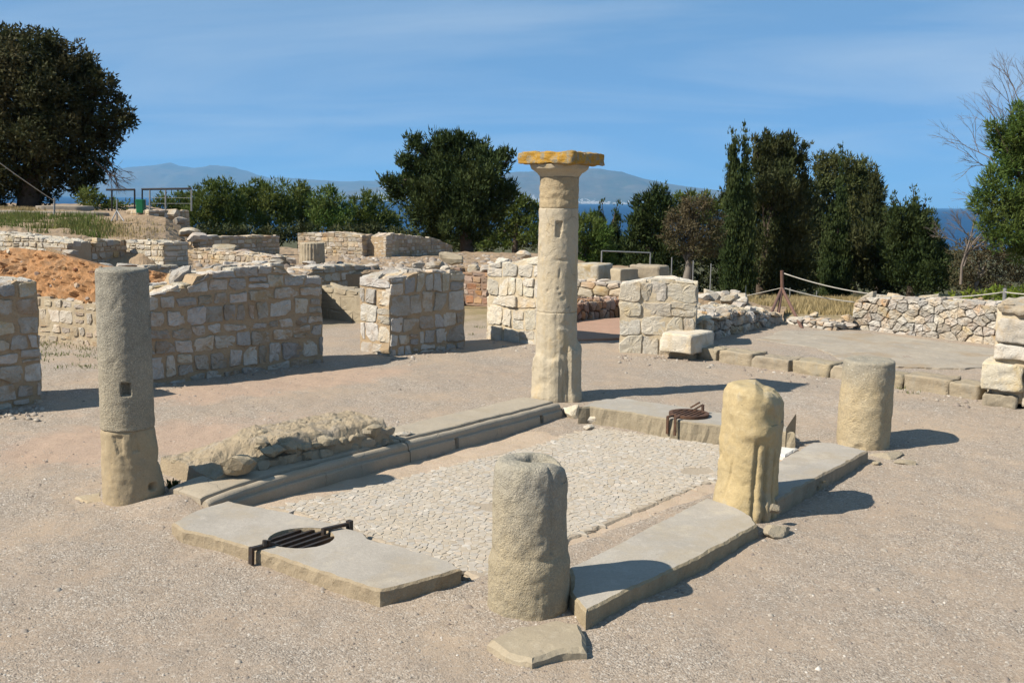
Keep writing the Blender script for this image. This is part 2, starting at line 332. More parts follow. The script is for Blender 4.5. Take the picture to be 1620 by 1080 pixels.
def ground_mat():
    t = NT('gravel_ground'); P = t.pos.outputs['Position']
    sep = t.n('ShaderNodeSeparateXYZ'); t.l(P, sep.inputs[0])
    big = t.noise(.55, 6, .6); mid = t.noise(2.6, 6, .62); fine = t.noise(34, 5, .7); grain = t.noise(170, 3, .7)
    dust = t.mix(t.rng(mid, .36, .64), (.42, .33, .250), (.37, .295, .228))
    dust = t.mix(t.rng(big, .48, .62, 0, .6), dust, (.42, .315, .225))
    # crushed stone: cells with a colour each
    vc = t.n('ShaderNodeTexVoronoi'); vc.inputs['Scale'].default_value = 95; t.l(P, vc.inputs['Vector'])
    sepc = t.n('ShaderNodeSeparateColor'); t.l(vc.outputs['Color'], sepc.inputs[0])
    chips = t.ramp(sepc.outputs[0], [(0, (.21, .18, .15)), (.3, (.32, .275, .23)), (.6, (.39, .34, .29)), (.85, (.45, .40, .345)), (1, (.64, .60, .54))])
    amt = t.rng(t.math('ADD', t.math('MULTIPLY', t.noise(1.3, 6, .7), .6), t.math('MULTIPLY', fine, .5)), .44, .64, .10, .95)
    dust = t.mix(t.rng(t.noise(.38, 5, .6), .44, .60, 0, .75), dust, (.47, .365, .265)); dust = t.mix(t.rng(t.noise(1.7, 6, .65), .52, .68, 0, .6), dust, (.33, .275, .225))
    c = t.mix(amt, dust, chips)
    c = t.mix(t.rng(grain, .36, .7, .0, .4), c, (.27, .22, .175))
    # worn lime floor showing pink on the left of the court
    def patch(x, y, rx, ry, ang, e0=1.0, e1=.55):
        m = t.n('ShaderNodeMapping', vector_type='TEXTURE'); m.inputs['Location'].default_value = (x, y, 0); m.inputs['Rotation'].default_value = (0, 0, ang)
        m.inputs['Scale'].default_value = (rx, ry, 50); t.l(P, m.inputs[0])
        ln = t.n('ShaderNodeVectorMath', operation='LENGTH'); t.l(m.outputs[0], ln.inputs[0])
        return t.rng(t.math('ADD', ln.outputs['Value'], t.math('MULTIPLY', t.math('SUBTRACT', mid, .5), 1.5)), e0, e1)
    pk = t.mix(t.rng(fine, .4, .62), (.50, .365, .275), (.42, .29, .215))
    for (px, py, rx, ry, an) in ((430, 612, 2.1, .55, .75), (200, 690, 1.6, .7, .4)):
        g = G(px, py, .08); c = t.mix(t.math('MULTIPLY', patch(g.x, g.y, rx, ry, an), .62), c, pk)
    g = G(1270, 640, .1); c = t.mix(t.math('MULTIPLY', patch(g.x, g.y, .9, .7, -.6), t.rng(fine, .52, .6, 0, .7)), c, (.56, .50, .43))
    # beyond the courtyard: sandy soil with dry weeds
    far = t.rng(t.math('ADD', sep.outputs[1], t.math('MULTIPLY', t.math('SUBTRACT', mid, .5), 4)), 15.0, 17.5)
    soil = t.mix(t.rng(mid, .4, .62), (.36, .275, .165), (.28, .225, .12))
    c = t.mix(far, c, soil)
    wild = t.rng(t.math('ADD', sep.outputs[1], t.math('MULTIPLY', t.math('SUBTRACT', big, .5), 14)), 31, 40)
    c = t.mix(wild, c, (.085, .085, .04))
    h = t.math('ADD', t.math('MULTIPLY', t.rng(vc.outputs['Distance'], 0, .6, 1, 0), amt), t.math('MULTIPLY', grain, .8))
    h = t.math('ADD', h, t.math('MULTIPLY', t.noise(12, 5, .7), 1.4))
    t.bsdf(c, .95, t.bump(h, .65, .008), .15); return t.m
M['ground'] = ground_mat()

def island_ramp(name, stops, bump=.4, bs=90, obj=False, rough=.9, dirt=None):
    t = NT(name); r = t.n('ShaderNodeObjectInfo').outputs['Random'] if obj else t.pos.outputs['Random Per Island']
    c = t.ramp(r, stops); n = t.noise(bs * .4, 4, .65)
    if dirt: c = t.mix(t.rng(t.math('ADD', t.math('MULTIPLY', t.noise(2.2, 5, .65), .6), t.math('MULTIPLY', t.noise(19, 4, .6), .4)), .42, .60, 0, .85), c, dirt)
    c = t.mix(t.rng(n, .35, .7, 0, .45), c, tuple(v * .72 for v in stops[len(stops) // 2][1]))
    t.bsdf(c, rough, t.bump(t.noise(bs, 4, .7), bump, .005)); return t.m
chip_stops = [(0, (.44, .37, .28)), (.2, (.50, .44, .36)), (.4, (.42, .40, .37)), (.6, (.52, .475, .41)), (.8, (.48, .45, .415)), (.92, (.56, .46, .36)), (1, (.68, .65, .60))]
M['chip'] = island_ramp('chip', chip_stops, dirt=(.47, .405, .32))
M['chip_obj'] = island_ramp('chip_obj', chip_stops, obj=True, dirt=(.47, .405, .32))
M['pebble'] = island_ramp('pebble', [(0, (.17, .135, .115)), (.3, (.30, .25, .215)), (.65, (.38, .335, .285)), (.94, (.45, .405, .355)), (1, (.66, .62, .57))])
M['bedding'] = rock('bedding', (.54, .43, .32), (.58, .47, .37), (.54, .37, .265), 7, 1.0, 70, 0, .9)
M['pave_bed'] = rock('pave_bed', (.46, .39, .305), (.42, .35, .27), (.50, .43, .34), 6, .8, 70, 0, .5)
M['pink_floor'] = rock('pink_floor', (.46, .29, .21), (.40, .26, .19), (.50, .36, .27), 3, .5, 60, 0, .4)
M['lime_floor'] = rock('lime_floor', (.44, .385, .31), (.37, .33, .275), (.54, .49, .42), 2.2, .6, 50, 0, .4, stain=(.36, .28, .19))

# ------------------------------------------------------------------ the ground sheet
KE = G(285, 790, .06)
def court_rise(x, y): return .10 * smooth(7.0, 9.8, y) + .06 * np.exp(-((x + 2.15) ** 2 + (y - 7.25) ** 2) / .3) + .07 * np.exp(-((x - KE[0]) ** 2 + (y - KE[1]) ** 2) / .05)
IMP = [G(330, 800), G(740, 920), G(1290, 715, .02), G(900, 655, .02)]      # inside of the basin, roughly
def in_poly(x, y, poly):
    x = np.asarray(x); y = np.asarray(y); r = np.zeros(x.shape, bool); n = len(poly)
    for i in range(n):
        x1, y1 = poly[i][0], poly[i][1]; x2, y2 = poly[(i + 1) % n][0], poly[(i + 1) % n][1]
        c = ((y1 > y) != (y2 > y)) & (x < (x2 - x1) * (y - y1) / (y2 - y1 + 1e-12) + x1); r ^= c
    return r
KERB_PX = [(1096, 566), (1330, 598), (1556, 633)]
kA, kB = G(1096, 566, .1), G(1556, 633, .1)
kd = (kB - kA).normalized(); kn = Vector((-kd.y, kd.x, 0))                  # kn points away from the camera
if kn.y < 0: kn = -kn
TAB = [kA + kn * .2 - kd * 1.2, kB + kn * .2 + kd * 4, kB + kn * 9 + kd * 4, kA + kn * 4.6 - kd * 1.2]
def ground_z(x, y):
    x = np.asarray(x, float); y = np.asarray(y, float)
    z = court_rise(x, y)
    z = z - .07 * np.clip(y - 18, 0, 40) - .055 * np.clip(y - 58, 0, 130) - .02 * np.clip(y - 188, 0, 400)
    return np.maximum(z, -16)
def vnoise(x, y, s, seed=0):
    """smooth value noise on arrays"""
    x = x * s; y = y * s; xi = np.floor(x).astype(np.int64); yi = np.floor(y).astype(np.int64); fx = x - xi; fy = y - yi
    fx = fx * fx * (3 - 2 * fx); fy = fy * fy * (3 - 2 * fy)
    def h(a, b):
        n = (a * 374761393 + b * 668265263 + seed * 974711) & 0x7fffffff; n = ((n ^ (n >> 13)) * 1274126177) & 0x7fffffff
        return ((n ^ (n >> 16)) & 0xffff) / 65535.0
    return (h(xi, yi) * (1 - fx) + h(xi + 1, yi) * fx) * (1 - fy) + (h(xi, yi + 1) * (1 - fx) + h(xi + 1, yi + 1) * fx) * fy - .5
def axis(lo, hi, st, outlo, outhi, g=1.12):
    a = list(np.arange(lo, hi, st)); s = st; v = lo; pre = []
    while v > outlo: s *= g; v -= s; pre.append(v)
    s = st; v = a[-1]
    while v < outhi: s *= g; v += s; a.append(v)
    return np.array(pre[::-1] + a)
gx = axis(-5.2, 5.6, .032, -2500, 2500); gy = axis(3.2, 11.5, .032, -600, 1500)
XX, YY = np.meshgrid(gx, gy); ZZ = ground_z(XX, YY)
near = np.exp(-np.clip(np.hypot(XX, YY) - 14, 0, None) / 6)
ZZ += near * (vnoise(XX, YY, .8, 1) * .02 + vnoise(XX, YY, 2.7, 2) * .014 + vnoise(XX, YY, 8, 3) * .010 + vnoise(XX, YY, 21, 4) * .006)
ZZ += (1 - near) * vnoise(XX, YY, .25, 5) * .12
ZZ[in_poly(XX, YY, IMP)] -= .07
tb = in_poly(XX, YY, TAB); ZZ[tb] += .11
nx, ny = len(gx), len(gy); idx = np.arange(nx * ny).reshape(ny, nx)
Fq = np.stack([idx[:-1, :-1], idx[:-1, 1:], idx[1:, 1:], idx[1:, :-1]], -1).reshape(-1, 4)
o = link('ground', fast_mesh('ground', np.stack([XX, YY, ZZ], -1).reshape(-1, 3), Fq), M['ground']); tag(o, kind='structure')
def gz(x, y):
    return float(ground_z(x, y)) + (.11 if in_poly(np.array([x]), np.array([y]), TAB)[0] else 0)

# loose gravel on the court: tens of thousands of chips, nobody could count them
def gravel(n, ya, yb, smin, smax, seed):
    r = np.random.default_rng(seed)
    y = ya * (yb / ya) ** r.random(n); x = (r.random(n) - .5) * 1.16 * y
    keep = ~in_poly(x, y, IMP); x, y = x[keep], y[keep]; n = len(x)
    dens = vnoise(x, y, 1.1, 8) + vnoise(x, y, 3.1, 9) * .7; keep = r.random(n) < np.clip(.55 + dens * 1.3, .08, 1); x, y = x[keep], y[keep]; n = len(x)
    s = smin + (smax - smin) * r.random(n) ** 3.2
    base = np.array([(1, 0, 0), (0, 1, 0), (-1, 0, 0), (0, -1, 0), (0, 0, .75), (.55, .5, .55), (-.5, -.45, .5)], float)
    faces = np.array([(0, 1, 5), (1, 4, 5), (4, 0, 5), (1, 2, 4), (2, 6, 4), (2, 3, 6), (3, 4, 6), (3, 0, 4)])
    V = np.repeat(base[None], n, 0) * (1 + .45 * (r.random((n, 7, 3)) - .5)) * s[:, None, None]
    V[:, :, 0] *= (.8 + .7 * r.random(n))[:, None]
    a = r.random(n) * 6.283; ca, sa = np.cos(a)[:, None], np.sin(a)[:, None]
    X = V[:, :, 0] * ca - V[:, :, 1] * sa; Y = V[:, :, 0] * sa + V[:, :, 1] * ca
    z = ground_z(x, y) + vnoise(x, y, .8, 1) * .02 + vnoise(x, y, 2.7, 2) * .014 + vnoise(x, y, 8, 3) * .010 - .001
    V = np.stack([X + x[:, None], Y + y[:, None], V[:, :, 2] + z[:, None]], -1).reshape(-1, 3)
    F = (faces[None] + (np.arange(n) * 7)[:, None, None]).reshape(-1, 3)
    return V, F
V1, F1 = gravel(42000, 3.2, 12.5, .0022, .0105, 3); V2, F2 = gravel(900, 3.2, 11, .009, .022, 4)
o = link('loose_gravel', fast_mesh('loose_gravel', np.concatenate([V1, V2]), np.concatenate([F1, F2 + len(V1)])), M['pebble'], smooth_=False)
tag(o, 'loose gravel and small pebbles strewn over the courtyard', 'gravel', kind='stuff')

# ------------------------------------------------------------------ geometry helpers: cells, stones, walls, slabs
def clip_half(poly, p, n):
    """keep the side of the line through p where (q-p).n <= 0"""
    out = []; m = len(poly)
    for i in range(m):
        a, b = poly[i], poly[(i + 1) % m]
        da = (a[0] - p[0]) * n[0] + (a[1] - p[1]) * n[1]; db = (b[0] - p[0]) * n[0] + (b[1] - p[1]) * n[1]
        if da <= 0: out.append(a)
        if da * db < 0:
            t = da / (da - db); out.append((a[0] + (b[0] - a[0]) * t, a[1] + (b[1] - a[1]) * t))
    return out
def cells(seeds, dom, k=1.0, nn=22):
    """Voronoi polygons of seeds inside the convex polygon dom; k stretches the cells along u"""
    P = np.array(seeds, float); P[:, 1] *= k; D = [(a, b * k) for a, b in dom]; out = []
    for i in range(len(P)):
        d = np.hypot(P[:, 0] - P[i, 0], P[:, 1] - P[i, 1]); order = np.argsort(d)[1:nn]
        poly = D
        for j in order:
            if d[j] < 1e-6: continue
            mid_ = ((P[i, 0] + P[j, 0]) / 2, (P[i, 1] + P[j, 1]) / 2)
            poly = clip_half(poly, mid_, (P[j, 0] - P[i, 0], P[j, 1] - P[i, 1]))
            if len(poly) < 3: break
        out.append([(a, b / k) for a, b in poly] if len(poly) >= 3 else None)
    return out
def parea(p): return abs(sum(p[i][0] * p[(i + 1) % len(p)][1] - p[(i + 1) % len(p)][0] * p[i][1] for i in range(len(p)))) / 2
def pcen(p): return (sum(q[0] for q in p) / len(p), sum(q[1] for q in p) / len(p))
def ccw(p):
    return p if sum(p[i][0] * p[(i + 1) % len(p)][1] - p[(i + 1) % len(p)][0] * p[i][1] for i in range(len(p))) > 0 else p[::-1]
def shrink(poly, g):
    """inset a convex polygon by g"""
    poly = ccw(poly); out = poly; n = len(poly)
    for i in range(n):
        a, b = poly[i], poly[(i + 1) % n]; ex, ey = b[0] - a[0], b[1] - a[1]; L = math.hypot(ex, ey)
        if L < 1e-6: continue
        nx_, ny_ = ey / L, -ex / L
        out = clip_half(out, (a[0] - nx_ * g, a[1] - ny_ * g), (nx_, ny_))
        if len(out) < 3: return None
    return out
def rounded(poly, r=.22):
    # drop near-coincident corners, then cut each corner once
    q = [p for i, p in enumerate(poly) if math.hypot(p[0] - poly[i - 1][0], p[1] - poly[i - 1][1]) > .012]
    if len(q) < 3: q = poly
    out = []; n = len(q)
    for i in range(n):
        a, b = q[i], q[(i + 1) % n]
        out.append((a[0] + (b[0] - a[0]) * r, a[1] + (b[1] - a[1]) * r)); out.append((a[0] + (b[0] - a[0]) * (1 - r), a[1] + (b[1] - a[1]) * (1 - r)))
    return out
def organic(poly, rnd, step, amp):
    out = []; n = len(poly); sd_ = rnd.uniform(0, 50)
    for i in range(n):
        a, b = poly[i], poly[(i + 1) % n]; L = math.hypot(b[0] - a[0], b[1] - a[1]); m = max(1, int(round(L / step)))
        for q in range(m):
            x, y = a[0] + (b[0] - a[0]) * q / m, a[1] + (b[1] - a[1]) * q / m
            out.append((x + amp * mnoise.noise(Vector((x * 14, y * 14, sd_))), y + amp * mnoise.noise(Vector((x * 14, y * 14, sd_ + 9)))))
    return out
def stone_geo(poly, O, eu, ev, en, depth, proud, rnd, rough=.012, dome=.6, dry=True):
    """stone with outline poly in the frame (O, eu, ev), face proud along en, body sunk by depth"""
    n = len(poly); c = pcen(poly); V = []
    tu, tv = rnd.uniform(-.11, .11), rnd.uniform(-.11, .11)
    rings = [(.97, -depth, 0), (1.0, -depth * .25, .3), (.985, proud * .35, .5), (.91, proud * .95, .9), (.5, proud * (1 + dome * .35), 1)]
    if not dry: rings = [(.97, -depth, 0), (1.0, -.012, .3), (.985, proud * .35, .5), (.93, proud * .85, .9), (.6, proud, 1)]
    for (s, h, jit) in rings:
        for (a, b) in poly:
            du, dv = (a - c[0]) * s, (b - c[1]) * s
            hh = h + (du * tu + dv * tv if h > 0 else 0) + rnd.uniform(-rough, rough) * jit * .6
            du += rnd.uniform(-rough, rough) * .35 * jit; dv += rnd.uniform(-rough, rough) * .35 * jit
            V.append(O + eu * (c[0] + du) + ev * (c[1] + dv) + en * hh)
    V.append(O + eu * c[0] + ev * c[1] + en * (proud * (1 + dome * .4) + rnd.uniform(-rough, rough) * .5))
    F = []
    for r_ in range(len(rings) - 1):
        for i in range(n):
            j = (i + 1) % n; F.append((r_ * n + i, r_ * n + j, (r_ + 1) * n + j, (r_ + 1) * n + i))
    b0 = (len(rings) - 1) * n
    for i in range(n): F.append((b0 + i, b0 + (i + 1) % n, len(V) - 1))
    F.append(tuple(range(n))[::-1])
    return V, F
def auto_seeds(L, z0, z1, cw, ch, rnd, jit=.3):
    out = []; z = z0 + ch * .5; row = 0
    while z < z1 + ch * .3:
        h = ch * rnd.uniform(.8, 1.25); u = cw * rnd.uniform(.1, .7)
        while u < L:
            w = cw * rnd.uniform(.6, 1.5); out.append((u + w * .25 + rnd.uniform(-jit, jit) * cw * .3, z + rnd.uniform(-jit, jit) * ch)); u += w
        z += h; row += 1
    return out

def courses(seeds, L, z0, z1, rh, rnd, seed=0, mind=.09):
    """roughly coursed rubble: seeds gathered into wavy rows, one four-sided stone for each, some rows split or merged"""
    zs = [z0 - .04]
    while zs[-1] < z1: zs.append(zs[-1] + rh * rnd.uniform(.72, 1.35))
    if len(zs) < 2: return []
    def lvl(i, u): return zs[i] + (.0 if i == 0 else .22 * rh * mnoise.noise(Vector((u * 2.3, i * 3.7, seed))) + .10 * rh * mnoise.noise(Vector((u * 9, i * 1.7, seed))))
    out = []
    for i in range(len(zs) - 1):
        us_ = sorted(u for u, z in seeds if zs[i] <= z < zs[i + 1]); uu = []
        for u in us_:
            if not uu or u - uu[-1] > mind: uu.append(u)
        u = rnd.uniform(.05, .2)                          # fill stretches without a seed
        while u < L:
            if not uu or min(abs(u - q) for q in uu) > rh * 1.0: uu.append(u)
            u += rh * rnd.uniform(.7, 1.3)
        uu.sort(); js = [0.0] + [(a + b) / 2 + rnd.uniform(-.018, .018) for a, b in zip(uu, uu[1:])] + [L]
        for a, b in zip(js, js[1:]):
            if b - a < .04: continue
            t1, t2, t3, t4 = (rnd.uniform(-.022, .022) if 0 < q < L else 0 for q in (a, b, b, a))
            hi = rnd.uniform(0, .16) * rh if rnd.random() < .6 else 0
            P = [(a + t1, lvl(i, a)), (b + t2, lvl(i, b)), (b + t3, lvl(i + 1, b) - hi), (a + t4, lvl(i + 1, a) - hi * rnd.uniform(.2, 1))]
            m = rnd.random()
            if m < .16 and b - a > .12:                    # two thin stones instead of one
                k = rnd.uniform(.4, .6); l = (a + t1 + (t4 - t1) * k, P[0][1] + (P[3][1] - P[0][1]) * k); r = (b + t2 + (t3 - t2) * k, P[1][1] + (P[2][1] - P[1][1]) * k)
                out += [[P[0], P[1], r, l], [l, r, P[2], P[3]]]
            elif m < .40:                                  # a broken corner
                c = rnd.randrange(4); q, pv, nx = P[c], P[c - 1], P[(c + 1) % 4]; f = rnd.uniform(.25, .45)
                P[c:c + 1] = [(q[0] + (pv[0] - q[0]) * f, q[1] + (pv[1] - q[1]) * f), (q[0] + (nx[0] - q[0]) * f, q[1] + (nx[1] - q[1]) * f)]; out.append(P)
            else: out.append(P)
    return out
def interp(prof, u):
    if u <= prof[0][0]: return prof[0][1]
    for (a, za), (b, zb_) in zip(prof, prof[1:]):
        if u <= b: return za + (zb_ - za) * (u - a) / max(b - a, 1e-6)
    return prof[-1][1]

def wall(name, label, cat, A, B, prof, zb, th, stone='wall_stone', core='mortar', seeds=None, cw=.24, ch=.16, gap=.012, proud=.008, fill=.5, rh=None,
         left=True, right=True, top=True, seed=1, group=None, part='stone', k=1.35, bottom=None, tcw=None, thprof=None, dome=.25, rough=.008, dry=False):
    """masonry wall: front face over A->B (seen by the camera), prof = [(u, z top)], th deep, stones as parts in a mortar or earth core"""
    rnd = random.Random(seed)
    A = Vector((A[0], A[1], 0)); B = Vector((B[0], B[1], 0)); e = B - A; L = e.length; e /= L
    nrm = Vector((e.y, -e.x, 0))
    if nrm.dot(-A) < 0: nrm = -nrm
    up = Vector((0, 0, 1)); O = A.copy()
    root = thing(name, label, cat, (A + B) / 2 - nrm * th / 2 + up * zb, group)
    prof = sorted(prof)
    am = .03 if dry else .02
    prof = [(u, interp(prof, u) + am * mnoise.noise(Vector((u * 5, seed, 0))) + am * .7 * mnoise.noise(Vector((u * 17, seed, 3)))) for u in np.arange(0, L + .04, .045)]
    zmax = max(z for _, z in prof)
    def ej(z, sd2): return .035 * mnoise.noise(Vector((z * 6, seed, sd2))) + .015 * mnoise.noise(Vector((z * 19, seed, sd2)))
    # core
    V, F = [], []; N = max(6, int(L / .06)); ins = .03 if dry else .004; nz_ = max(3, int((zmax - zb) / .06)); nd = max(2, int(th / .12))
    us = [L * i / N for i in range(N + 1)]
    def cz(u): return interp(prof, u) - (.04 if dry else .02)
    def jit(p): return p + Vector((fbm(p, 7, 3), fbm(p + Vector((9, 3, 1)), 7, 3), fbm(p + Vector((1, 7, 5)), 7, 3))) * (.012 if dry else .010)
    cols = nz_ + nd + nz_ + 1
    for u_ in us:
        u = min(max(u_, ins), L - ins); t_ = cz(u)
        eo = 0
        for q in range(nz_ + 1): V.append(jit(O + e * (u + (ej(zb + (t_ - zb) * q / nz_, 0) if u_ == 0 else ej(zb + (t_ - zb) * q / nz_, 1) if u_ == us[-1] else 0)) - nrm * ins + up * (zb - .08 + (t_ - zb + .08) * q / nz_)))
        for q in range(1, nd + 1): V.append(jit(O + e * u - nrm * (ins + (th - 2 * ins) * q / nd) + up * (t_ + (rnd.uniform(-.015, .01) if q < nd else 0))))
        for q in range(1, nz_ + 1): V.append(O + e * u - nrm * (th - ins) + up * (t_ + (zb - .08 - t_) * q / nz_))
    for i in range(N):
        for q in range(cols - 1): F.append((i * cols + q, (i + 1) * cols + q, (i + 1) * cols + q + 1, i * cols + q + 1))
    F.append(tuple(range(cols))); F.append(tuple(N * cols + q for q in range(cols))[::-1])
    flip = (e.cross(up)).dot(nrm) < 0
    if flip: F = [f[::-1] for f in F]
    mesh_obj('core', V, F, M[core], root, smooth_=False)
    def put(poly, O_, eu, ev, en, depth, pr):
        q = shrink(poly, gap if dry else gap * rnd.uniform(.35, 1.8))
        if not q or parea(q) < .0012: return
        q = rounded(q, rnd.uniform(.03, .09) if dry else rnd.uniform(.04, .13))
        if A.y < 16: q = organic(q, rnd, .045, .010 if dry else .014)
        V, F = stone_geo(q, O_, eu, ev, en, depth, pr, rnd, rough, dome, dry)
        if eu.cross(ev).dot(en) < 0: F = [f[::-1] for f in F]
        mesh_obj(part, V, F, M[stone], root, smooth_=False)
    # front
    sd_ = seeds if seeds is not None else auto_seeds(L, zb, zmax, cw, ch, rnd)
    sd_ = [(u, z) for u, z in sd_ if -.05 < u < L + .05 and z < interp(prof, u) + .04]
    if A.y < 16.5:                                                # small filler stones between the larger ones
        for _ in range(int(len(sd_) * fill)):
            u, z = rnd.uniform(0, L), rnd.uniform(zb, zmax)
            if z < interp(prof, u) and min(math.hypot(a - u, (b - z) * k) for a, b in sd_) > .10 * (.7 if dry else 1): sd_.append((u, z))
    for c in (cells(sd_, [(0, zb - .05), (L, zb - .05), (L, zmax + .02), (0, zmax + .02)], k) if dry else courses(sd_, L, zb, zmax + .01, rh or ch * 1.05, rnd, seed, .07 if A.y > 16 else .09)):
        if not c: continue
        cu = pcen(c)[0]
        # lower the corners that rise over the ruined top edge
        cc = [(u + (ej(z, 0) if u < .004 else ej(z, 1) if u > L - .004 else 0), min(z, interp(prof, u) + rnd.uniform(-.012, .012))) for u, z in c]
        if parea(cc) < .0015: continue
        put(ccw(cc), O, e, up, nrm, min(.09, th * .3), proud * rnd.uniform(.5, 1.5))
    # ends
    for on, u0, d in ((left, 0, -1), (right, L, 1)):
        if not on: continue
        zt = interp(prof, u0)
        sds = [(a, b) for a, b in auto_seeds(th, zb, zt, max(cw, th * .45), ch, rnd) if b < zt]
        if not sds: continue
        for c in (cells(sds, [(0, zb - .05), (th, zb - .05), (th, zt), (0, zt)], k) if dry else [[(a, min(b, zt)) for a, b in q] for q in courses(sds, th, zb, zt, rh or ch * 1.05, rnd, seed + 5)]):
            if c: put(ccw(c), O + e * u0, -nrm, up, e * d, min(.08, L * .3), proud * rnd.uniform(.5, 1.3))
    if top:
        w = tcw or cw
        sds = auto_seeds(L, 0, th, w, w * .8, rnd, .45)
        for c in cells(sds, [(0, 0), (L, 0), (L, th), (0, th)], 1.0):
            if not c: continue
            cu = pcen(c)[0]; zt = interp(prof, cu); du = .06
            sl = (interp(prof, min(L, cu + du)) - interp(prof, max(0, cu - du))) / (2 * du)
            if abs(sl) > .6: sl = 0
            eu = (e + up * sl).normalized()
            put(ccw(c), O + up * (zt - cu * sl - .018) + (e - eu) * 0, e + up * sl, -nrm, up, .05, (.03 if dry else .016) * rnd.uniform(.3, 1.6))
    return root

def pxwall(name, label, cat, pa, pb, top, zb=None, th=.45, seedpx=None, **kw):
    """pa/pb = (px, py, z of the ground there) or ('d', px, depth): ends of the front foot line; top = pixels along its upper edge"""
    def res(p):
        return at(p[1], 500, p[2]) if p[0] == 'd' else G(*p)
    A, B = res(pa), res(pb)
    prof = [onplane(x, y, A, B) for x, y in top]
    if zb is None: zb = min(A.z, B.z)
    sds = [onplane(x, y, A, B) for x, y in seedpx] if seedpx else None
    return wall(name, label, cat, A, B, prof, zb, th, seeds=sds, **kw)

def resample(poly, step):
    out = []; n = len(poly)
    for i in range(n):
        a, b = Vector(poly[i]), Vector(poly[(i + 1) % n]); m = max(1, int((b - a).length / step))
        for q in range(m): out.append(a + (b - a) * q / m)
    return out
def slab(name, poly, ztop, zbot, mat, side=None, parent=None, chip=.012, step=.03, bevel=.012, hole=None, undul=.004, seed=0, slope=None):
    """flat stone slab with chipped arrises; poly = 2D outline; hole = (centre, radius)"""
    P = [Vector((p[0], p[1])) for p in poly]
    if sum(P[i].x * P[(i + 1) % len(P)].y - P[(i + 1) % len(P)].x * P[i].y for i in range(len(P))) < 0: P = P[::-1]
    P = resample(P, step); n = len(P)
    def zt(v):
        z = ztop if slope is None else ztop + slope(v)
        return z + fbm((v.x, v.y, seed), 3.0, 3) * undul
    nrm = []
    for i in range(n):
        d = (P[(i + 1) % n] - P[i - 1]).normalized(); nrm.append(Vector((d.y, -d.x)))
    V = []; bot = []; rim = []; ins = []
    for i in range(n):
        p, q = P[i], nrm[i]; ch = abs(fbm((p.x, p.y, 5 + seed), 9, 4)) * chip * 1.6; big = max(0, fbm((p.x, p.y, 11 + seed), 3.3, 3) - .35) * chip * 4
        ins.append(p - q * (bevel + ch + big)); rim.append(p - q * (ch * .7 + big * .5)); bot.append(p + q * fbm((p.x, p.y, 3), 8, 3) * chip * .8)
    pts = [Vector(v) for v in ins]; edges = [(i, (i + 1) % n) for i in range(n)]
    hl = 0
    if hole:
        hc, hr = hole; hl = 48; o0 = len(pts)
        for i in range(hl):
            a = 6.2832 * i / hl; rr = hr * (1 + .03 * fbm((math.cos(a), math.sin(a), 2), 2, 3)); pts.append(Vector((hc[0] + rr * math.cos(a), hc[1] + rr * math.sin(a))))
        edges += [(o0 + i, o0 + (i + 1) % hl) for i in range(hl)]
    xs = [p.x for p in P]; ys = [p.y for p in P]; st = .09
    ip = [(x + random.uniform(-.2, .2) * st, y + random.uniform(-.2, .2) * st) for x in np.arange(min(xs), max(xs), st) for y in np.arange(min(ys), max(ys), st)]
    if ip:
        ar = np.array(ip); ok = in_poly(ar[:, 0], ar[:, 1], [(p.x, p.y) for p in ins])
        if hole: ok &= np.hypot(ar[:, 0] - hole[0][0], ar[:, 1] - hole[0][1]) > hole[1] * 1.12
        for a in ar[ok]:
            if min((Vector(a) - p).length_squared for p in ins) > .0016: pts.append(Vector(a))
    vo, _, fo, *_ = delaunay_2d_cdt(pts, edges, [], 0, 1e-5)
    vv = [Vector((v.x, v.y, zt(v))) for v in vo]
    iv = [(p.x, p.y) for p in ins]
    F = []
    cx = np.array([[sum(vo[i].x for i in f) / 3, sum(vo[i].y for i in f) / 3] for f in fo])
    ok = in_poly(cx[:, 0], cx[:, 1], iv)
    if hole: ok &= np.hypot(cx[:, 0] - hole[0][0], cx[:, 1] - hole[0][1]) > hole[1] * .985
    for f, k_ in zip(fo, ok):
        if k_: F.append(tuple(f))
    me_top = len(F)
    # ring vertices of the sides (own copies so the arris stays crisp)
    V = vv; b0 = len(V)
    for i in range(n): V.append(Vector((ins[i].x, ins[i].y, zt(ins[i]))))
    for i in range(n): V.append(Vector((rim[i].x, rim[i].y, zt(rim[i]) - bevel * (.7 + .9 * abs(fbm((rim[i].x, rim[i].y, 1), 14, 3))))))
    for i in range(n): m_ = (rim[i] + bot[i]) / 2 + nrm[i] * fbm((rim[i].x, rim[i].y, 8), 11, 3) * chip; V.append(Vector((m_.x, m_.y, (zt(rim[i]) + zbot) / 2)))
    for i in range(n): V.append(Vector((bot[i].x, bot[i].y, zbot)))
    for r_ in range(3):
        for i in range(n):
            j = (i + 1) % n; F.append((b0 + r_ * n + j, b0 + r_ * n + i, b0 + (r_ + 1) * n + i, b0 + (r_ + 1) * n + j))
    F = [f if k_ >= me_top else f for k_, f in enumerate(F)]
    F.append(tuple(b0 + 3 * n + i for i in range(n))[::-1])
    if hole:
        h0 = len(V); hc, hr = hole
        for zz in (zt(Vector(hc)), zt(Vector(hc)) - .02, zbot - .02):
            for i in range(hl):
                a = 6.2832 * i / hl; rr = hr * (1 + .03 * fbm((math.cos(a), math.sin(a), 2), 2, 3)) * (1 if zz > ztop - .01 else .97); V.append(Vector((hc[0] + rr * math.cos(a), hc[1] + rr * math.sin(a), zz)))
        for r_ in range(2):
            for i in range(hl):
                j = (i + 1) % hl; F.append((h0 + r_ * hl + i, h0 + r_ * hl + j, h0 + (r_ + 1) * hl + j, h0 + (r_ + 1) * hl + i))
    c = Vector((sum(p.x for p in P) / n, sum(p.y for p in P) / n, zbot))
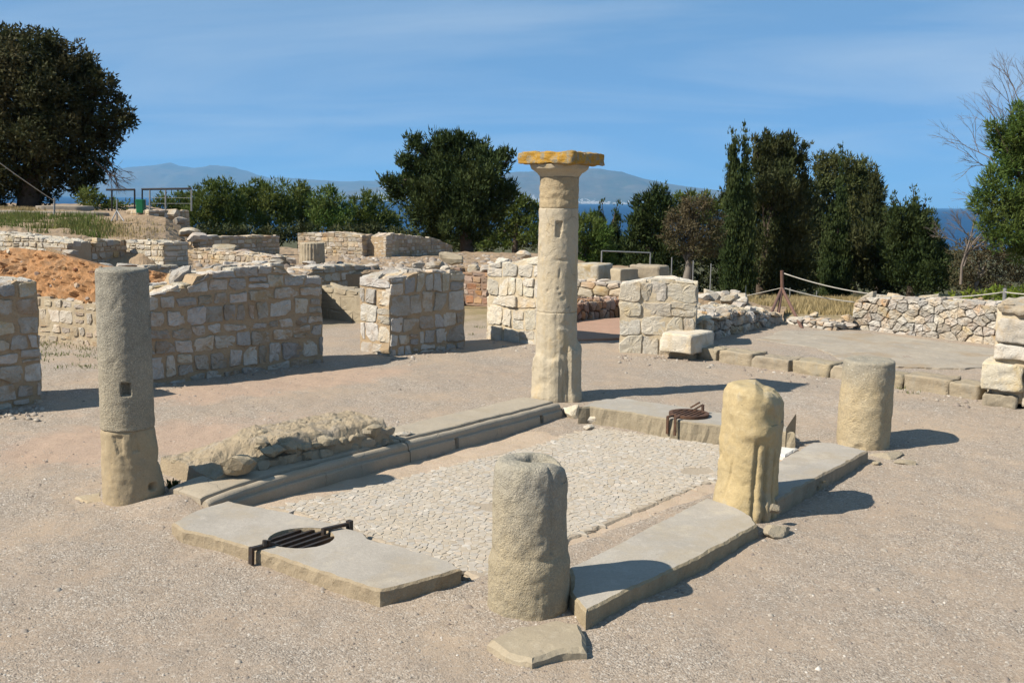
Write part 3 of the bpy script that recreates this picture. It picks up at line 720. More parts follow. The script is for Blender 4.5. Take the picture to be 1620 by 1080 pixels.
    me = bpy.data.meshes.new(name); me.from_pydata([v - c for v in V], [], F); me.materials.append(mat)
    if side is not None:
        me.materials.append(side)
        mi = np.zeros(len(F), np.int32); mi[me_top:] = 1; me.polygons.foreach_set('material_index', mi)
    import bmesh
    bm = bmesh.new(); bm.from_mesh(me); bmesh.ops.recalc_face_normals(bm, faces=bm.faces[:]) if False else None
    for f in bm.faces:
        if f.index < me_top and f.normal.z < 0: f.normal_flip()
    bm.to_mesh(me); bm.free()
    return link(name, me, mat, parent, c, smooth_=False)

def boulder(name, c, size, mat, parent=None, seed=0, n=2, rough=.22, rotz=0.0, box=0.0):
    """irregular stone: a squashed icosphere (box > 0: block-like) broken up by noise; c = centre of its foot"""
    import bmesh
    bm = bmesh.new(); bmesh.ops.create_icosphere(bm, subdivisions=n, radius=1)
    cr, sr = math.cos(rotz), math.sin(rotz); rb = random.Random(seed * 7 + 1)
    planes = [(Vector((rb.gauss(0, 1), rb.gauss(0, 1), rb.gauss(0, 1))).normalized(), rb.uniform(.52, .86)) for _ in range(12)]
    for v in bm.verts:
        p = v.co.copy()
        if box:
            q = Vector([math.copysign(abs(t) ** (1 - box), t) for t in p]); q *= .5 + .5 / max(abs(q.x), abs(q.y), abs(q.z), .3) * .75; p = q
        f = 1 + rough * .7 * fbm(p + Vector((seed * 3.1, seed * 1.7, seed)), 1.1, 3)
        p *= f
        for pn_, pd_ in planes:
            dd = p.dot(pn_) - pd_
            if dd > 0: p -= pn_ * dd
        p *= 1 + rough * .16 * fbm(p + Vector((seed, 0, 0)), 4, 3); p = Vector((p.x * size[0], p.y * size[1], p.z * size[2])) / 2
        v.co = Vector((p.x * cr - p.y * sr, p.x * sr + p.y * cr, p.z + size[2] * .42))
    me = bpy.data.meshes.new(name); bm.to_mesh(me); bm.free()
    return link(name, me, mat, parent, c, smooth_=False)

# ------------------------------------------------------------------ the basin: bedding, stone chips, slabs
basin = thing('basin_pavement', 'pale pavement of small flat stone pieces in the sunken basin between the columns', 'pavement', G(800, 780))
bed_px = [(372, 803), (650, 729), (893, 663), (950, 660), (1150, 690), (1262, 700), (1232, 748), (1130, 795), (912, 905), (895, 955), (770, 925), (733, 905), (600, 858), (530, 832), (440, 808)]
slab('bedding', [G(x, y, -.012).xy for x, y in bed_px], -.012, -.08, M['bedding'], M['bedding'], basin, chip=.02, undul=.012, seed=3)
chip_px = [(425, 803), (560, 772), (655, 750), (745, 727), (850, 702), (905, 684), (958, 675), (1050, 690), (1150, 704), (1235, 713), (1190, 745), (1108, 768), (1000, 813), (903, 852), (880, 890), (872, 940), (770, 922), (738, 905), (600, 856), (530, 832), (470, 812)]
chip_poly = [tuple(G(x, y, 0).xy) for x, y in chip_px]
slab('mortar_bed', chip_poly, -.0005, -.05, M['pave_bed'], M['pave_bed'], basin, chip=.02, undul=.003, seed=5)
rn = random.Random(11)
xs = [p[0] for p in chip_poly]; ys = [p[1] for p in chip_poly]; x0, x1, y0, y1 = min(xs), max(xs), min(ys), max(ys)
sds = []; st = .041
ang = R(-36); ca, sa = math.cos(ang), math.sin(ang); mxx, myy = (x0 + x1) / 2, (y0 + y1) / 2
for i in range(-80, 80):
    for j in range(-90, 90):
        u = (i + (.5 if j % 2 else 0)) * st * 1.25 + rn.uniform(-.42, .42) * st * 1.25; v = j * st * .85 + rn.uniform(-.42, .42) * st * .85
        x, y = mxx + u * ca - v * sa, myy + u * sa + v * ca
        if x0 < x < x1 and y0 < y < y1: sds.append((x, y))
sds = [s_ for s_, k_ in zip(sds, in_poly(np.array([q[0] for q in sds]), np.array([q[1] for q in sds]), chip_poly)) if k_]
holes = [(G(770, 800).xy, .10), (G(1105, 745).xy, .12), (G(905, 850).xy, .09)]
pieces = []
for c, s_ in zip(cells(sds, [(x0 - .1, y0 - .1), (x1 + .1, y0 - .1), (x1 + .1, y1 + .1), (x0 - .1, y1 + .1)]), sds):
    if not c or max(math.hypot(a - s_[0], b - s_[1]) for a, b in c) > .082: continue
    if any((Vector(s_) - h).length < r_ * rn.uniform(.5, 1.3) for h, r_ in holes): continue
    q = shrink(ccw(c), rn.uniform(.0003, .0022))
    if q and parea(q) > .0003: pieces.append((q, s_))
def chip_geo(q, s_):
    h = .0018 + rn.uniform(-.0012, .0022); V = []; n = len(q); c = pcen(q); tx, ty = rn.uniform(-.05, .05), rn.uniform(-.05, .05)
    for s2, z in ((1, -.02), (1.0, h - .0025), (.88, h)):
        for a, b in q: V.append(Vector((c[0] + (a - c[0]) * s2, c[1] + (b - c[1]) * s2, z + ((a - c[0]) * tx + (b - c[1]) * ty if z > 0 else 0))))
    F = [(r_ * n + i, r_ * n + (i + 1) % n, (r_ + 1) * n + (i + 1) % n, (r_ + 1) * n + i) for r_ in range(2) for i in range(n)]
    F.append(tuple(2 * n + i for i in range(n))); return V, F
pieces.sort(key=lambda t: -parea(t[0]) / (t[1][1] ** 3))
rest = []
for i, (q, s_) in enumerate(pieces):
    V, F = chip_geo(q, s_)
    if i < 300: mesh_obj('paving_stone', V, F, M['chip_obj'], basin, smooth_=False)
    else: rest.append((V, F))
V, F = merge(rest); o = mesh_obj('paving_stones', V, F, M['chip'], basin, smooth_=False); tag(o, kind='stuff')

# front slab with the well mouth
SZ = .078
fs_px = [(270, 826), (312, 806), (361, 791), (399, 799), (470, 812), (530, 828), (578, 843), (584, 851), (598, 853), (670, 873), (719, 889), (732, 900), (601, 934), (530, 912), (470, 891), (420, 874), (395, 866), (330, 847), (288, 838)]
well_c = G(477, 850, SZ); well_r = .188
front = thing('well_slab', 'grey flat slab in the foreground with a round grated well mouth', 'slab', G(500, 860))
slab('slab', [G(x, y, SZ).xy for x, y in fs_px], SZ, -.03, M['slab'], M['slab_side'], front, chip=.011, hole=((well_c.x, well_c.y), well_r), seed=21)
V, F = [], []
for r_, z in ((well_r * .985, SZ - .03), (well_r * 1.02, -.2), (well_r * 1.02, -.7)):
    for i in range(40): V.append(Vector((well_c.x + r_ * math.cos(6.2832 * i / 40), well_c.y + r_ * math.sin(6.2832 * i / 40), z)))
F = [(k * 40 + i, k * 40 + (i + 1) % 40, (k + 1) * 40 + (i + 1) % 40, (k + 1) * 40 + i) for k in range(2) for i in range(40)] + [tuple(80 + i for i in range(40))]
mesh_obj('well_shaft', V, F, M['slab_side'], front)
grate = thing('well_grate', 'black iron bar grate with clamp arms over the well in the front slab', 'grate', well_c - Vector((0, 0, .03)))
b1 = G(440, 863, SZ); b2 = G(514, 838, SZ); bd = (b2 - b1); bd.z = 0; bd.normalize(); bs_ = Vector((bd.y, -bd.x, 0))
for k in range(-2, 4):
    off = k * .062 - .02; half = math.sqrt(max(well_r ** 2 - off ** 2, .002)) * .99
    c = Vector((well_c.x, well_c.y, SZ - .022)) + bs_ * off
    V, F = box_bar(c - bd * half, c + bd * half, .019, .022); mesh_obj('grate_bar', V, F, M['iron'], grate, smooth_=False)
aL, aR = G(398, 868, SZ + .012), G(553, 828, SZ + .02)
eL, eR = G(430, 860, SZ + .012), G(512, 838, SZ + .012)
V, F = merge([box_bar(aL, eL, .024, .02), box_bar(eL, Vector((well_c.x, well_c.y, SZ - .02)) - bd * .15, .022, .02), box_bar(aL + Vector((0, 0, .01)), aL - Vector((0, 0, .085)) - bd * .004, .03, .018, bd)])
mesh_obj('clamp_arm', V, F, M['iron'], grate, smooth_=False)
V, F = merge([box_bar(eR - Vector((0, 0, .05)), eR + Vector((0, 0, .012)), .022, .02, bd), box_bar(eR + Vector((0, 0, .004)), aR, .022, .018), box_bar(aR + Vector((0, 0, .02)), aR - Vector((0, 0, .05)), .032, .03, bd)])
mesh_obj('clamp_arm', V, F, M['iron'], grate, smooth_=False)
V, F = merge([tube([eL - bd * .05 + Vector((0, 0, .005)), eL - bd * .05 + Vector((0, 0, .035))], [.016, .013], 8), tube([eL - bd * .02 + Vector((0, 0, .0)), eL - bd * .02 + Vector((0, 0, .028))], [.014, .012], 8)])
mesh_obj('bolt', V, F, M['iron'], grate, smooth_=False)

# right-hand slabs
o = slab('kerb_slab', [G(x, y, .085).xy for x, y in [(927, 967), (1000, 930), (1110, 879), (1199, 829), (1190, 815), (1160, 800), (1118, 786), (1060, 815), (980, 857), (899, 897), (902, 938)]], .085, -.06, M['slab'], M['slab_side'], None, chip=.010, seed=31)
tag(o, 'long flat grey slab running from the front stump to the yellow stump', 'slab')
o = slab('kerb_slab', [G(x, y, .11).xy for x, y in [(1231, 791), (1275, 765), (1320, 741), (1332, 736), (1374, 713), (1345, 706), (1318, 700), (1285, 699), (1242, 721), (1215, 742), (1188, 775), (1205, 790)]], .11, -.06, M['slab'], M['slab_side'], None, chip=.012, seed=33)
tag(o, 'flat grey slab between the yellow stump and the far right stump', 'slab')
o = slab('marble_piece', [G(x, y, .03).xy for x, y in [(1236, 697), (1273, 703), (1242, 720), (1222, 716)]], .03, -.03, M['marble'], M['marble'], None, chip=.006)
tag(o, 'small bright white marble piece beside the yellow stump', 'marble piece')
V, F = [], []
b_ = [G(1243, 702, .05), G(1257, 700, .05)]
for p, zt_ in ((b_[0], .19), (b_[1], .30)):
    for q in (-1, 1):
        w_ = Vector((.3, .8, 0)) * .05 * q; V += [p + w_ - Vector((0, 0, .1)), p + w_ + Vector((0, 0, zt_ - .05 - (.03 if q > 0 else 0)))]
F = [(0, 4, 5, 1), (2, 3, 7, 6), (0, 1, 3, 2), (4, 6, 7, 5), (1, 5, 7, 3), (0, 2, 6, 4)]
o = mesh_obj('upright_stone', V, F, M['slab_side'], smooth_=False); tag(o, 'small dark pointed upright stone just behind the yellow stump', 'stone')
# back slab with its well cover
back = thing('well_slab', 'thick pale slab behind the basin carrying the rusty well cover', 'slab', G(1080, 680))
slab('slab', [G(x, y, .16).xy for x, y in [(915, 644), (940, 634), (978, 627), (1061, 640), (1139, 652), (1245, 670), (1258, 684), (1139, 673), (1077, 666), (1066, 664), (1054, 662), (990, 651), (933, 643)]], .16, -.03, M['slab'], M['slab_side'], back, chip=.02, seed=41)
cw_ = G(1090, 652, .19); cover = thing('well_cover', 'rusty round iron grille with straps on the slab behind the basin', 'well cover', Vector((cw_.x, cw_.y, .16)))
r_ = .175
V, F = [], []
for i in range(48):
    a = 6.2832 * i / 48
    for rr, z in ((r_, .165), (r_, .188), (r_ - .03, .188), (r_ - .03, .165)): V.append(Vector((cw_.x + rr * math.cos(a), cw_.y + rr * math.sin(a), z)))
F = [(i * 4 + k, ((i + 1) % 48) * 4 + k, ((i + 1) % 48) * 4 + (k + 1) % 4, i * 4 + (k + 1) % 4) for i in range(48) for k in range(4)]
mesh_obj('rim', V, F, M['rust'], cover, smooth_=False)
for k in range(-3, 4):
    off = k * .042; half = math.sqrt(r_ ** 2 - off ** 2) - .015; c = Vector((cw_.x, cw_.y, .178)) + bs_ * off
    V, F = box_bar(c - bd * half, c + bd * half, .02, .014); mesh_obj('grille_bar', V, F, M['rust'], cover, smooth_=False)
for px_ in (1059, 1070):
    p = G(px_, 662 + (px_ - 1059) * .2, .165); q = Vector((cw_.x, cw_.y, .18))
    f_ = p + (p - q).normalized() * .0
    V, F = merge([box_bar(p + (q - p).normalized() * .05 + Vector((0, 0, .02)), p - (q - p).normalized() * .02 + Vector((0, 0, .02)), .022, .014), box_bar(p - (q - p).normalized() * .022 + Vector((0, 0, .025)), p - (q - p).normalized() * .022 - Vector((0, 0, .13)), .022, .014, bd)])
    mesh_obj('strap', V, F, M['rust'], cover, smooth_=False)
h1, h2 = G(1098, 648, .185), G(1112, 640, .24)
V, F = merge([box_bar(h1, h2, .02, .015), box_bar(h2, h2 - Vector((0, 0, .07)), .02, .02, bd), box_bar(h1 - Vector((.03, 0, -.02)), h1 - Vector((.03, 0, -.02)) + (h2 - h1), .018, .015)])
mesh_obj('hinge', V, F, M['rust'], cover, smooth_=False)
for i, (x, y, sz, lab) in enumerate([(905, 660, (.22, .17, .15), 'pale broken stone block at the foot of the tall column beside the moulded kerb'), (940, 667, (.20, .14, .10), 'flat reddish stone fragment under the left end of the back slab'), (932, 676, (.12, .09, .05), 'small reddish stone lying on the basin edge below the tall column')]):
    o = boulder('broken_stone', G(x, y + 4, -.01), sz, M['lime_stone'], None, 60 + i, 3, .3, .5, .45); tag(o, lab, 'stone')

# moulded kerb: one profile run along the left side of the basin, two blocks
m0, m1 = G(318, 820), G(890, 663); md = (m1 - m0).normalized(); mn = Vector((-md.y, md.x, 0)); ml = (m1 - m0).length
prof_m = [(0, -.06), (0, .03), (.001, .072), (.006, .082), (.018, .086), (.022, .088), (.024, .098)]
for a in range(0, 181, 18): prof_m.append((.058 - .036 * math.cos(R(a)), .108 + .038 * math.sin(R(a))))
prof_m += [(.098, .104), (.104, .106), (.107, .138), (.112, .152), (.122, .157), (.2, .158), (.3, .16), (.40, .16), (.44, .158), (.452, .148), (.455, .05), (.455, -.06)]
def mould(name, u0, u1, seed, label, notches=()):
    V, F = [], []; n = int((u1 - u0) / .02); k = len(prof_m)
    us = sorted(set([u0 + (u1 - u0) * i / n for i in range(n + 1)] + [q for a, w in notches for q in (a - w - .002, a - w, a + w, a + w + .002) if u0 < q < u1]))
    for u in us:
        for i, (w, z) in enumerate(prof_m):
            p = m0 + md * u + mn * w + Vector((0, 0, z))
            wear = fbm((u * 6, w * 20, seed), 1, 3) * .0035 + fbm((u * 1.4, w * 5, seed + 9), 1, 3) * .005
            end = .012 * math.exp(-min(u - u0, u1 - u) / .015)
            p += Vector((0, 0, wear - end * .6 - (.055 * math.exp(-(u - u0) / .4) if seed == 1 else 0) if z > .0 else 0)) + mn * (wear * .8 if 0 < i < 20 else 0)
            for a, wd in notches:
                if abs(u - a) <= wd and i in (1, 2, 3) : p += mn * .035 + Vector((0, 0, 0 if i == 1 else -.012))
            V.append(p)
    for i in range(len(us) - 1):
        for j in range(k - 1): F.append((i * k + j, i * k + j + 1, (i + 1) * k + j + 1, (i + 1) * k + j))
    F.append(tuple(range(k))[::-1]); F.append(tuple((len(us) - 1) * k + j for j in range(k)))
    F = [f[::-1] for f in F]
    o = mesh_obj(name, V, F, M['mould'], smooth_=False)
    return tag(o, label, 'kerb')
uj = (G(649, 729) - m0).dot(md); n1_ = (G(723, 709) - m0).dot(md); n2_ = (G(857, 672) - m0).dot(md)
mould('moulded_kerb', (G(272, 768, .12) - m0).dot(md), uj - .006, 1, 'moulded stone kerb block beside the left column with rubble lying on it')
mould('moulded_kerb', uj + .006, ml, 2, 'clean moulded stone kerb block ending at the foot of the tall column', ((n1_, .028), (n2_, .028)))

# ------------------------------------------------------------------ columns
def shaft(name, c, prof, mat, parent, nseg=112, dz=.012, disp=.008, fs=6.0, seed=0, feat=None, lean=(0, 0), topfeat=None):
    """turned shaft: prof = [(radius, height)] ending at radius 0; feat(phi, z) -> radial offset, phi = 0 faces the camera, + is right"""
    cdir = Vector((-c.x, -c.y, 0)).normalized(); rdir = Vector((-cdir.y, cdir.x, 0))
    P = []
    for (ra, za), (rb, zb_) in zip(prof, prof[1:]):
        L = math.hypot(rb - ra, zb_ - za); m = max(1, int(L / dz))
        for q in range(m): P.append((ra + (rb - ra) * q / m, za + (zb_ - za) * q / m))
    P.append(prof[-1]); V, F = [], []; zt = max(z for _, z in prof)
    for (r_, z) in P:
        for i in range(nseg):
            phi = 2 * math.pi * i / nseg; ph = (phi + math.pi) % (2 * math.pi) - math.pi
            d = cdir * math.cos(phi) + rdir * math.sin(phi); p0 = c + d * r_ + Vector((0, 0, z))
            k = disp * (fbm(p0 + Vector((seed, 0, 0)), fs, 6) + .35 * fbm(p0 + Vector((0, seed, 0)), fs * .35, 2)); ch_ = mnoise.noise(p0 * 9 + Vector((seed, 7, 1))); k -= disp * 1.6 * max(0, ch_ - .42) * 4
            f_ = feat(ph, z) if feat and r_ > .06 else 0
            edge = min(1, r_ / .05)
            p = c + d * max(0, r_ + (k + f_) * edge) + Vector((lean[0] * z, lean[1] * z, z))
            if z > zt - .05: p.z += disp * .8 * fbm(p0 + Vector((3, seed, 1)), fs, 4)
            if topfeat: p.z += topfeat(r_, ph, z)
            V.append(p)
    n = len(P)
    for j in range(n - 1):
        for i in range(nseg):
            a, b = j * nseg + i, j * nseg + (i + 1) % nseg; F.append((a, b, b + nseg, a + nseg))
    F.append(tuple(range(nseg))[::-1])
    me = bpy.data.meshes.new(name); me.from_pydata([v - c for v in V], [], F)
    return link(name, me, mat, parent, c)
def centre(px, py, z, r_):
    g = G(px, py, z); a = Vector((g.x, g.y, 0)).normalized(); g = g + a * r_; g.z = z; return g
def zat(c, px, py): return at(px, py, c.y).z
def bumpf(x, c, w): return math.exp(-((x - c) / w) ** 2)
def hole_f(ph, z, r_, p0, z0, w, h, d, sh=.12):
    a = abs((ph - p0) * r_) - w / 2; b = abs(z - z0) - h / 2
    return -d if (a < 0 and b < 0) else 0

# left column
c = centre(207, 803, 0.0, .172); zt_ = zat(c, 193, 424)
t = thing('column', 'tall plain grey column without capital standing at the left corner of the basin', 'column', c)
zj = zat(c, 200, 672)
def f_left(ph, z):
    f = hole_f(ph, z, .17, -.02, zat(c, 202, 610), .060, .078, .06)
    f += hole_f(ph, z, .17, 1.38, zat(c, 236, 510), .05, .085, .05)
    return f
shaft('upper_shaft', c, [(.168, zj - .01), (.168, zj + .2), (.166, zt_ - .5), (.163, zt_ - .02), (.155, zt_ - .004), (.14, zt_), (0, zt_ + .004)], M['left_tone'], t, 140, .010, .0032, 16, 1, f_left, (-.0, 0))
def f_left2(ph, z):
    f = .05 * bumpf(ph, 1.25, .55) * bumpf(z, .08, .16) + .022 * bumpf(ph, 1.15, .4) * bumpf(z, .34, .10) - .012 * bumpf(z, zj, .02)
    rr = math.hypot((ph - .78) * .18, z - zat(c, 237, 764)); f -= .055 if rr < .026 else 0
    f -= .009 if (z > zj - .16 and z < zj - .03 and -.62 < ph < -.20 and (ph + .62) > (zj - .03 - z) * 1.6) else 0
    f -= .010 if (z > zj - .15 and z < zj - .02 and .12 < ph < .42 and (.42 - ph) > (z - zj + .15) * 1.2) else 0
    return f
shaft('lower_shaft', c, [(.170, -.08), (.175, .02), (.171, .2), (.1675, zj - .04), (.1685, zj), (.16, zj + .006), (0, zj + .007)], M['col_tan'], t, 140, .010, .0050, 12, 2, f_left2)
def weed(name, label, p, n, h, w, mat, seed, group=None):
    r = random.Random(seed); V, F = [], []
    for i in range(n):
        a = r.uniform(0, 6.28); l = h * r.uniform(.5, 1); d = Vector((math.cos(a), math.sin(a), 0)); b = p + d * r.uniform(0, w * .4)
        s_ = Vector((-d.y, d.x, 0)) * r.uniform(.3, 1) * h * .10; m_ = b + d * l * .35 + Vector((0, 0, l * .7)); e = b + d * l * r.uniform(.5, 1.1) * .8 + Vector((0, 0, l * r.uniform(.6, 1)))
        o0 = len(V); V += [b - s_ * .5, b + s_ * .5, m_ + s_, m_ - s_, e]; F += [(o0, o0 + 1, o0 + 2, o0 + 3), (o0 + 3, o0 + 2, o0 + 4)]
    o = mesh_obj(name, V, F, mat, smooth_=False); return tag(o, label, 'weed', group)
weed('weed', 'small dark weed growing beside the foot of the left column', G(274, 775, .03), 34, .11, .08, M['lf_cyp'], 3)
o = slab('footing_stone', [G(x, y, .012).xy for x, y in [(118, 786), (160, 775), (165, 795), (135, 796)]], .012, -.03, M['pale_mortar'], M['pale_mortar'], None, chip=.02)
tag(o, 'low flat pale stone level with the gravel left of the left column', 'stone')

# tall column with capital
c = centre(878, 639, .08, .21); t = thing('column', 'tallest column crowned by a square capital with orange lichen', 'column', c)
c2 = Vector(c)
def zc(py): return at(879, py, c.y).z - c.z
z1, z2, z3, z4, z5 = zc(492), zc(329), zc(280), zc(261), zc(243)
zlump = zc(562)
def f_t1(ph, z):
    f = 0
    top = zlump + .03 * math.sin(ph * 5) - .12 * bumpf(ph, .38, .16)
    if ph < .30 and ph > -2.2: f += .028 * (1 / (1 + math.exp((z - top) * 90))) * (1 if ph < .15 else .6)
    if ph > .62: f += .050 * (1 / (1 + math.exp((z - top - .10) * 60)))
    f += .03 * bumpf(z, .05, .07) * bumpf(ph, -.6, .7) + .035 * bumpf(z, .03, .08) * bumpf(ph, .9, .5)
    f -= .02 * bumpf(ph, .30, .10) * bumpf(z, .10, .09)
    f -= .004 * max(0, math.sin(ph * 13 + z * 2)) * (1 if z < z1 else 0)
    return f
shaft('lower_drum', c, [(.205, -.1), (.205, .05), (.200, zlump), (.199, z1 - .02), (.1965, z1 - .004), (.19, z1), (0, z1 + .001)], M['col_pale'], t, 150, .010, .0050, 14, 5, f_t1)
def f_t2(ph, z):
    f = 0
    zz = z - zc(362)
    if abs(zz) < .075 and -.16 + max(0, -zz - .01) * .6 < ph < .19 - max(0, -zz) * 1.3: f -= .020 + .012 * (ph + .16) / .35
    f -= .010 * bumpf(z, zc(410), .012) * bumpf(ph, .15, .3) + .012 * bumpf(ph, .1 + (z - zc(430)) * .3, .05) * bumpf(z, zc(432), .05)
    for a, b, w in ((.05, 455, .016), (.16, 462, .014), (.3, 470, .02), (-.5, 458, .014)): f -= .012 * bumpf(ph * .19, a * .19, w) * bumpf(z, zc(b), w)
    return f
shaft('middle_drum', c, [(.189, z1 - .004), (.197, z1 + .006), (.194, z1 + .25), (.188, z2 - .03), (.186, z2 - .004), (.18, z2), (0, z2 + .001)], M['col_pale'], t, 150, .010, .0045, 15, 6, f_t2)
shaft('upper_drum', c, [(.178, z2 - .004), (.186, z2 + .006), (.187, z2 + .05), (.182, z2 + .08), (.186, z2 + .11), (.186, z3 - .01), (.187, z3), (0, z3 + .001)], M['col_rough'], t, 130, .009, .0060, 20, 7, None)
shaft('echinus', c, [(.187, z3 - .002), (.190, z3 + .005), (.196, z3 + .012), (.202, z3 + .020), (.215, z3 + .035), (.245, z3 + .055), (.272, z3 + .075), (.282, z4 - .002), (.275, z4 + .004), (0, z4 + .005)], M['col_pale'], t, 112, .009, .008, 8, 8, lambda ph, z: -.03 * bumpf(ph, 1.0, .3) * bumpf(z, z4, .05))
import bmesh as _bm
def block(name, c, ax, ay, az, size, mat, parent=None, seed=0, cuts=10, rough=.012, round_=.02, fs=7, knock=9):
    """rough-hewn block: c = centre of its foot, ax/ay/az its axes, size its edges; arrises worn"""
    bm = _bm.new(); _bm.ops.create_cube(bm, size=1); _bm.ops.subdivide_edges(bm, edges=bm.edges[:], cuts=cuts, use_grid_fill=True)
    s = Vector(size); rb = random.Random(seed * 13 + 5); cutp = []
    for _ in range(knock):
        dn = Vector((rb.choice((-1, 1)) * rb.uniform(.3, 1), rb.choice((-1, 1, 0)) * rb.uniform(.3, 1), rb.choice((-1, 1, 1, 0)) * rb.uniform(.3, 1))).normalized()
        cutp.append((dn, abs(dn.x) * s.x / 2 + abs(dn.y) * s.y / 2 + abs(dn.z) * s.z / 2 - rb.uniform(.01, .035 if min(s) > .1 else .02)))
    for v in bm.verts:
        q = Vector((v.co.x * s.x, v.co.y * s.y, v.co.z * s.z)); h = s / 2
        # round the arrises
        inner = Vector([max(-hh + round_, min(hh - round_, qq)) for qq, hh in zip(q, h)]); d = q - inner
        if d.length > 1e-9: q = inner + d.normalized() * min(d.length, round_) if sum(1 for t_ in d if abs(t_) > 1e-6) > 1 else q
        for dn, dd in cutp:
            ex = q.dot(dn) - dd
            if ex > 0: q -= dn * ex
        p = ax * q.x + ay * q.y + az * (q.z + h.z)
        w = c + p
        k = rough * (fbm(w + Vector((seed, seed * .3, 0)), fs, 4) + .8 * fbm(w + Vector((0, seed, 2)), fs * .3, 2))
        nn_ = (ax * (q.x / h.x) ** 5 + ay * (q.y / h.y) ** 5 + az * (q.z / h.z) ** 5)
        if nn_.length > 1e-6: p = p + nn_.normalized() * k
        v.co = p
    me = bpy.data.meshes.new(name); bm.to_mesh(me); bm.free()
    return link(name, me, mat, parent, c)
D1 = Vector((math.cos(R(54.5)), math.sin(R(54.5)), 0)); D2 = Vector((math.cos(R(-36)), math.sin(R(-36)), 0)); UP = Vector((0, 0, 1))
ab = c + Vector((0, 0, z4 + .003)) + D2 * .02
block('abacus', ab, D2, D1, UP, (.60, .585, z5 - z4), M['lichen'], t, 4, 30, .018, .010, 11, 0)

# front stump
c = centre(835, 984, -.01, .205); zt_ = zat(c, 835, 722)
t = thing('column_stump', 'broken column stump nearest the camera with a hollow in its top', 'column stump', c)
zj = .27
def f_front(ph, z):
    f = .010 * (1 / (1 + math.exp((z - zj) * 60))) * (1 + .25 * math.sin(ph * 2 + 1)) - .003 * bumpf(z, zj + .03, .02)
    f += .014 * bumpf(ph, 1.2, .4) * bumpf(z, .26, .08)
    f -= .010 * bumpf(ph, .62, .06) * (1 if z > zj + .05 else 0)
    return f
def top_front(r_, ph, z):
    if z < zt_ - .09: return 0
    x_, y_ = r_ * math.sin(ph), -r_ * math.cos(ph)
    f = -.085 * (1 / (1 + math.exp((math.hypot((x_ - .035) / 1.35, y_ - .03) - .06) * 110))) - .03 * bumpf(x_, .16, .06) * bumpf(y_, .02, .1)
    return f
shaft('shaft', c, [(.190, -.06), (.198, .0), (.196, .1), (.191, zj), (.186, zj + .1), (.182, zt_ - .09), (.179, zt_ - .05), (.170, zt_ - .022), (.155, zt_ - .006), (.13, zt_), (.06, zt_), (0, zt_)], M['front_tone'], t, 170, .007, .0052, 15, 12, f_front, topfeat=top_front)
o = slab('footing_slab', [G(x, y, .04).xy for x, y in [(770, 1012), (815, 990), (880, 978), (918, 984), (927, 1003), (929, 1026), (885, 1030), (842, 1044), (800, 1032)]], .04, -.05, M['plaster'], M['plaster'], None, chip=.007, undul=.012, bevel=.02, seed=52)
tag(o, 'broken flat footing stone in front of the nearest stump', 'stone')

# yellow stump
c = centre(1180, 815, .03, .20); zt_ = zat(c, 1200, 622)
t = thing('column_stump', 'yellow weathered column stump with worn flutes in the middle of the right side', 'column stump', c)
def f_yel(ph, z):
    f = .012 * math.cos(2 * ph + .4) + .010 * math.cos(3 * ph - .6)
    low = 1 / (1 + math.exp((z - .50 + .1 * ph) * 70))
    for a, w, d in ((.18, .06, .022), (.52, .065, .026), (.98, .07, .024)): f -= d * bumpf(ph + (.55 - z) * .12 * a, a, w) * low
    f += .016 * bumpf(z, .53, .05) * bumpf(ph, .1, .7)
    f += .02 * bumpf(z, .02, .12); f -= .02 * bumpf(z, .12, .12) * bumpf(ph, 1.5, .4)
    f -= .012 * bumpf(ph, -.62 - (z - .25) * -.9, .05) * bumpf(z, .24, .13)
    return f
def top_yel(r_, ph, z):
    x_ = r_ * math.sin(ph)
    if z < zt_ - .2: return 0
    return (.034 if x_ < .0 else .034 * max(0, 1 - x_ / .05)) - .035 * max(0, x_ - .08) / .1
shaft('shaft', c, [(.215, -.08), (.207, .05), (.203, .2), (.206, .45), (.205, zt_ - .12), (.198, zt_ - .05), (.180, zt_ - .015), (.15, zt_), (.07, zt_), (0, zt_)], M['stump_yellow'], t, 160, .009, .009, 10, 16, f_yel, (.028, 0), top_yel)
for i, (x, y, z, sz, lab) in enumerate([(1228, 812, .08, (.10, .07, .075), 'small orange stone wedged against the yellow stump'), (1228, 846, .0, (.26, .16, .075), 'rough pale stone at the foot of the yellow stump')]):
    o = boulder('stone', G(x, y, z), sz, M['kerb'], None, 80 + i, 3, .35, .4, .3); tag(o, lab, 'stone')

# right stump
c = centre(1364, 716, .02, .222); zt_ = zat(c, 1371, 572)
t = thing('column_stump', 'smooth pale column stump with grey lichen top at the far right corner of the basin', 'column stump', c)
def f_r(ph, z):
    f = -.018 * bumpf(ph, 1.0, .18) * bumpf(z, .18, .16) + .012 * bumpf(ph, -1.2, .5) * bumpf(z, .3, .2) - .012 * bumpf(ph, .75, .08) * bumpf(z, .33, .2)
    f += .016 * math.cos(2 * ph) ; return f
shaft('shaft', c, [(.222, -.06), (.224, .04), (.224, .3), (.222, zt_ - .08), (.218, zt_ - .02), (.21, zt_ - .004), (.19, zt_), (.08, zt_ + .004), (0, zt_ + .006)], M['stump_right'], t, 140, .010, .006, 9, 22, f_r, (.02, 0))
for i, (x, y, sz, rz, lab) in enumerate([(1405, 728, (.32, .24, .075), .3, 'flat broken stone at the foot of the far right stump'), (1432, 738, (.22, .13, .06), -.4, 'outer of the low broken stones beside the far right stump'), (1385, 738, (.12, .08, .05), .8, 'small stone between the far right stump and the slab edge')]):
    o = boulder('broken_stone', G(x, y, .0), sz, M['kerb'], None, 90 + i, 3, .35, rz, .35); tag(o, lab, 'stone')
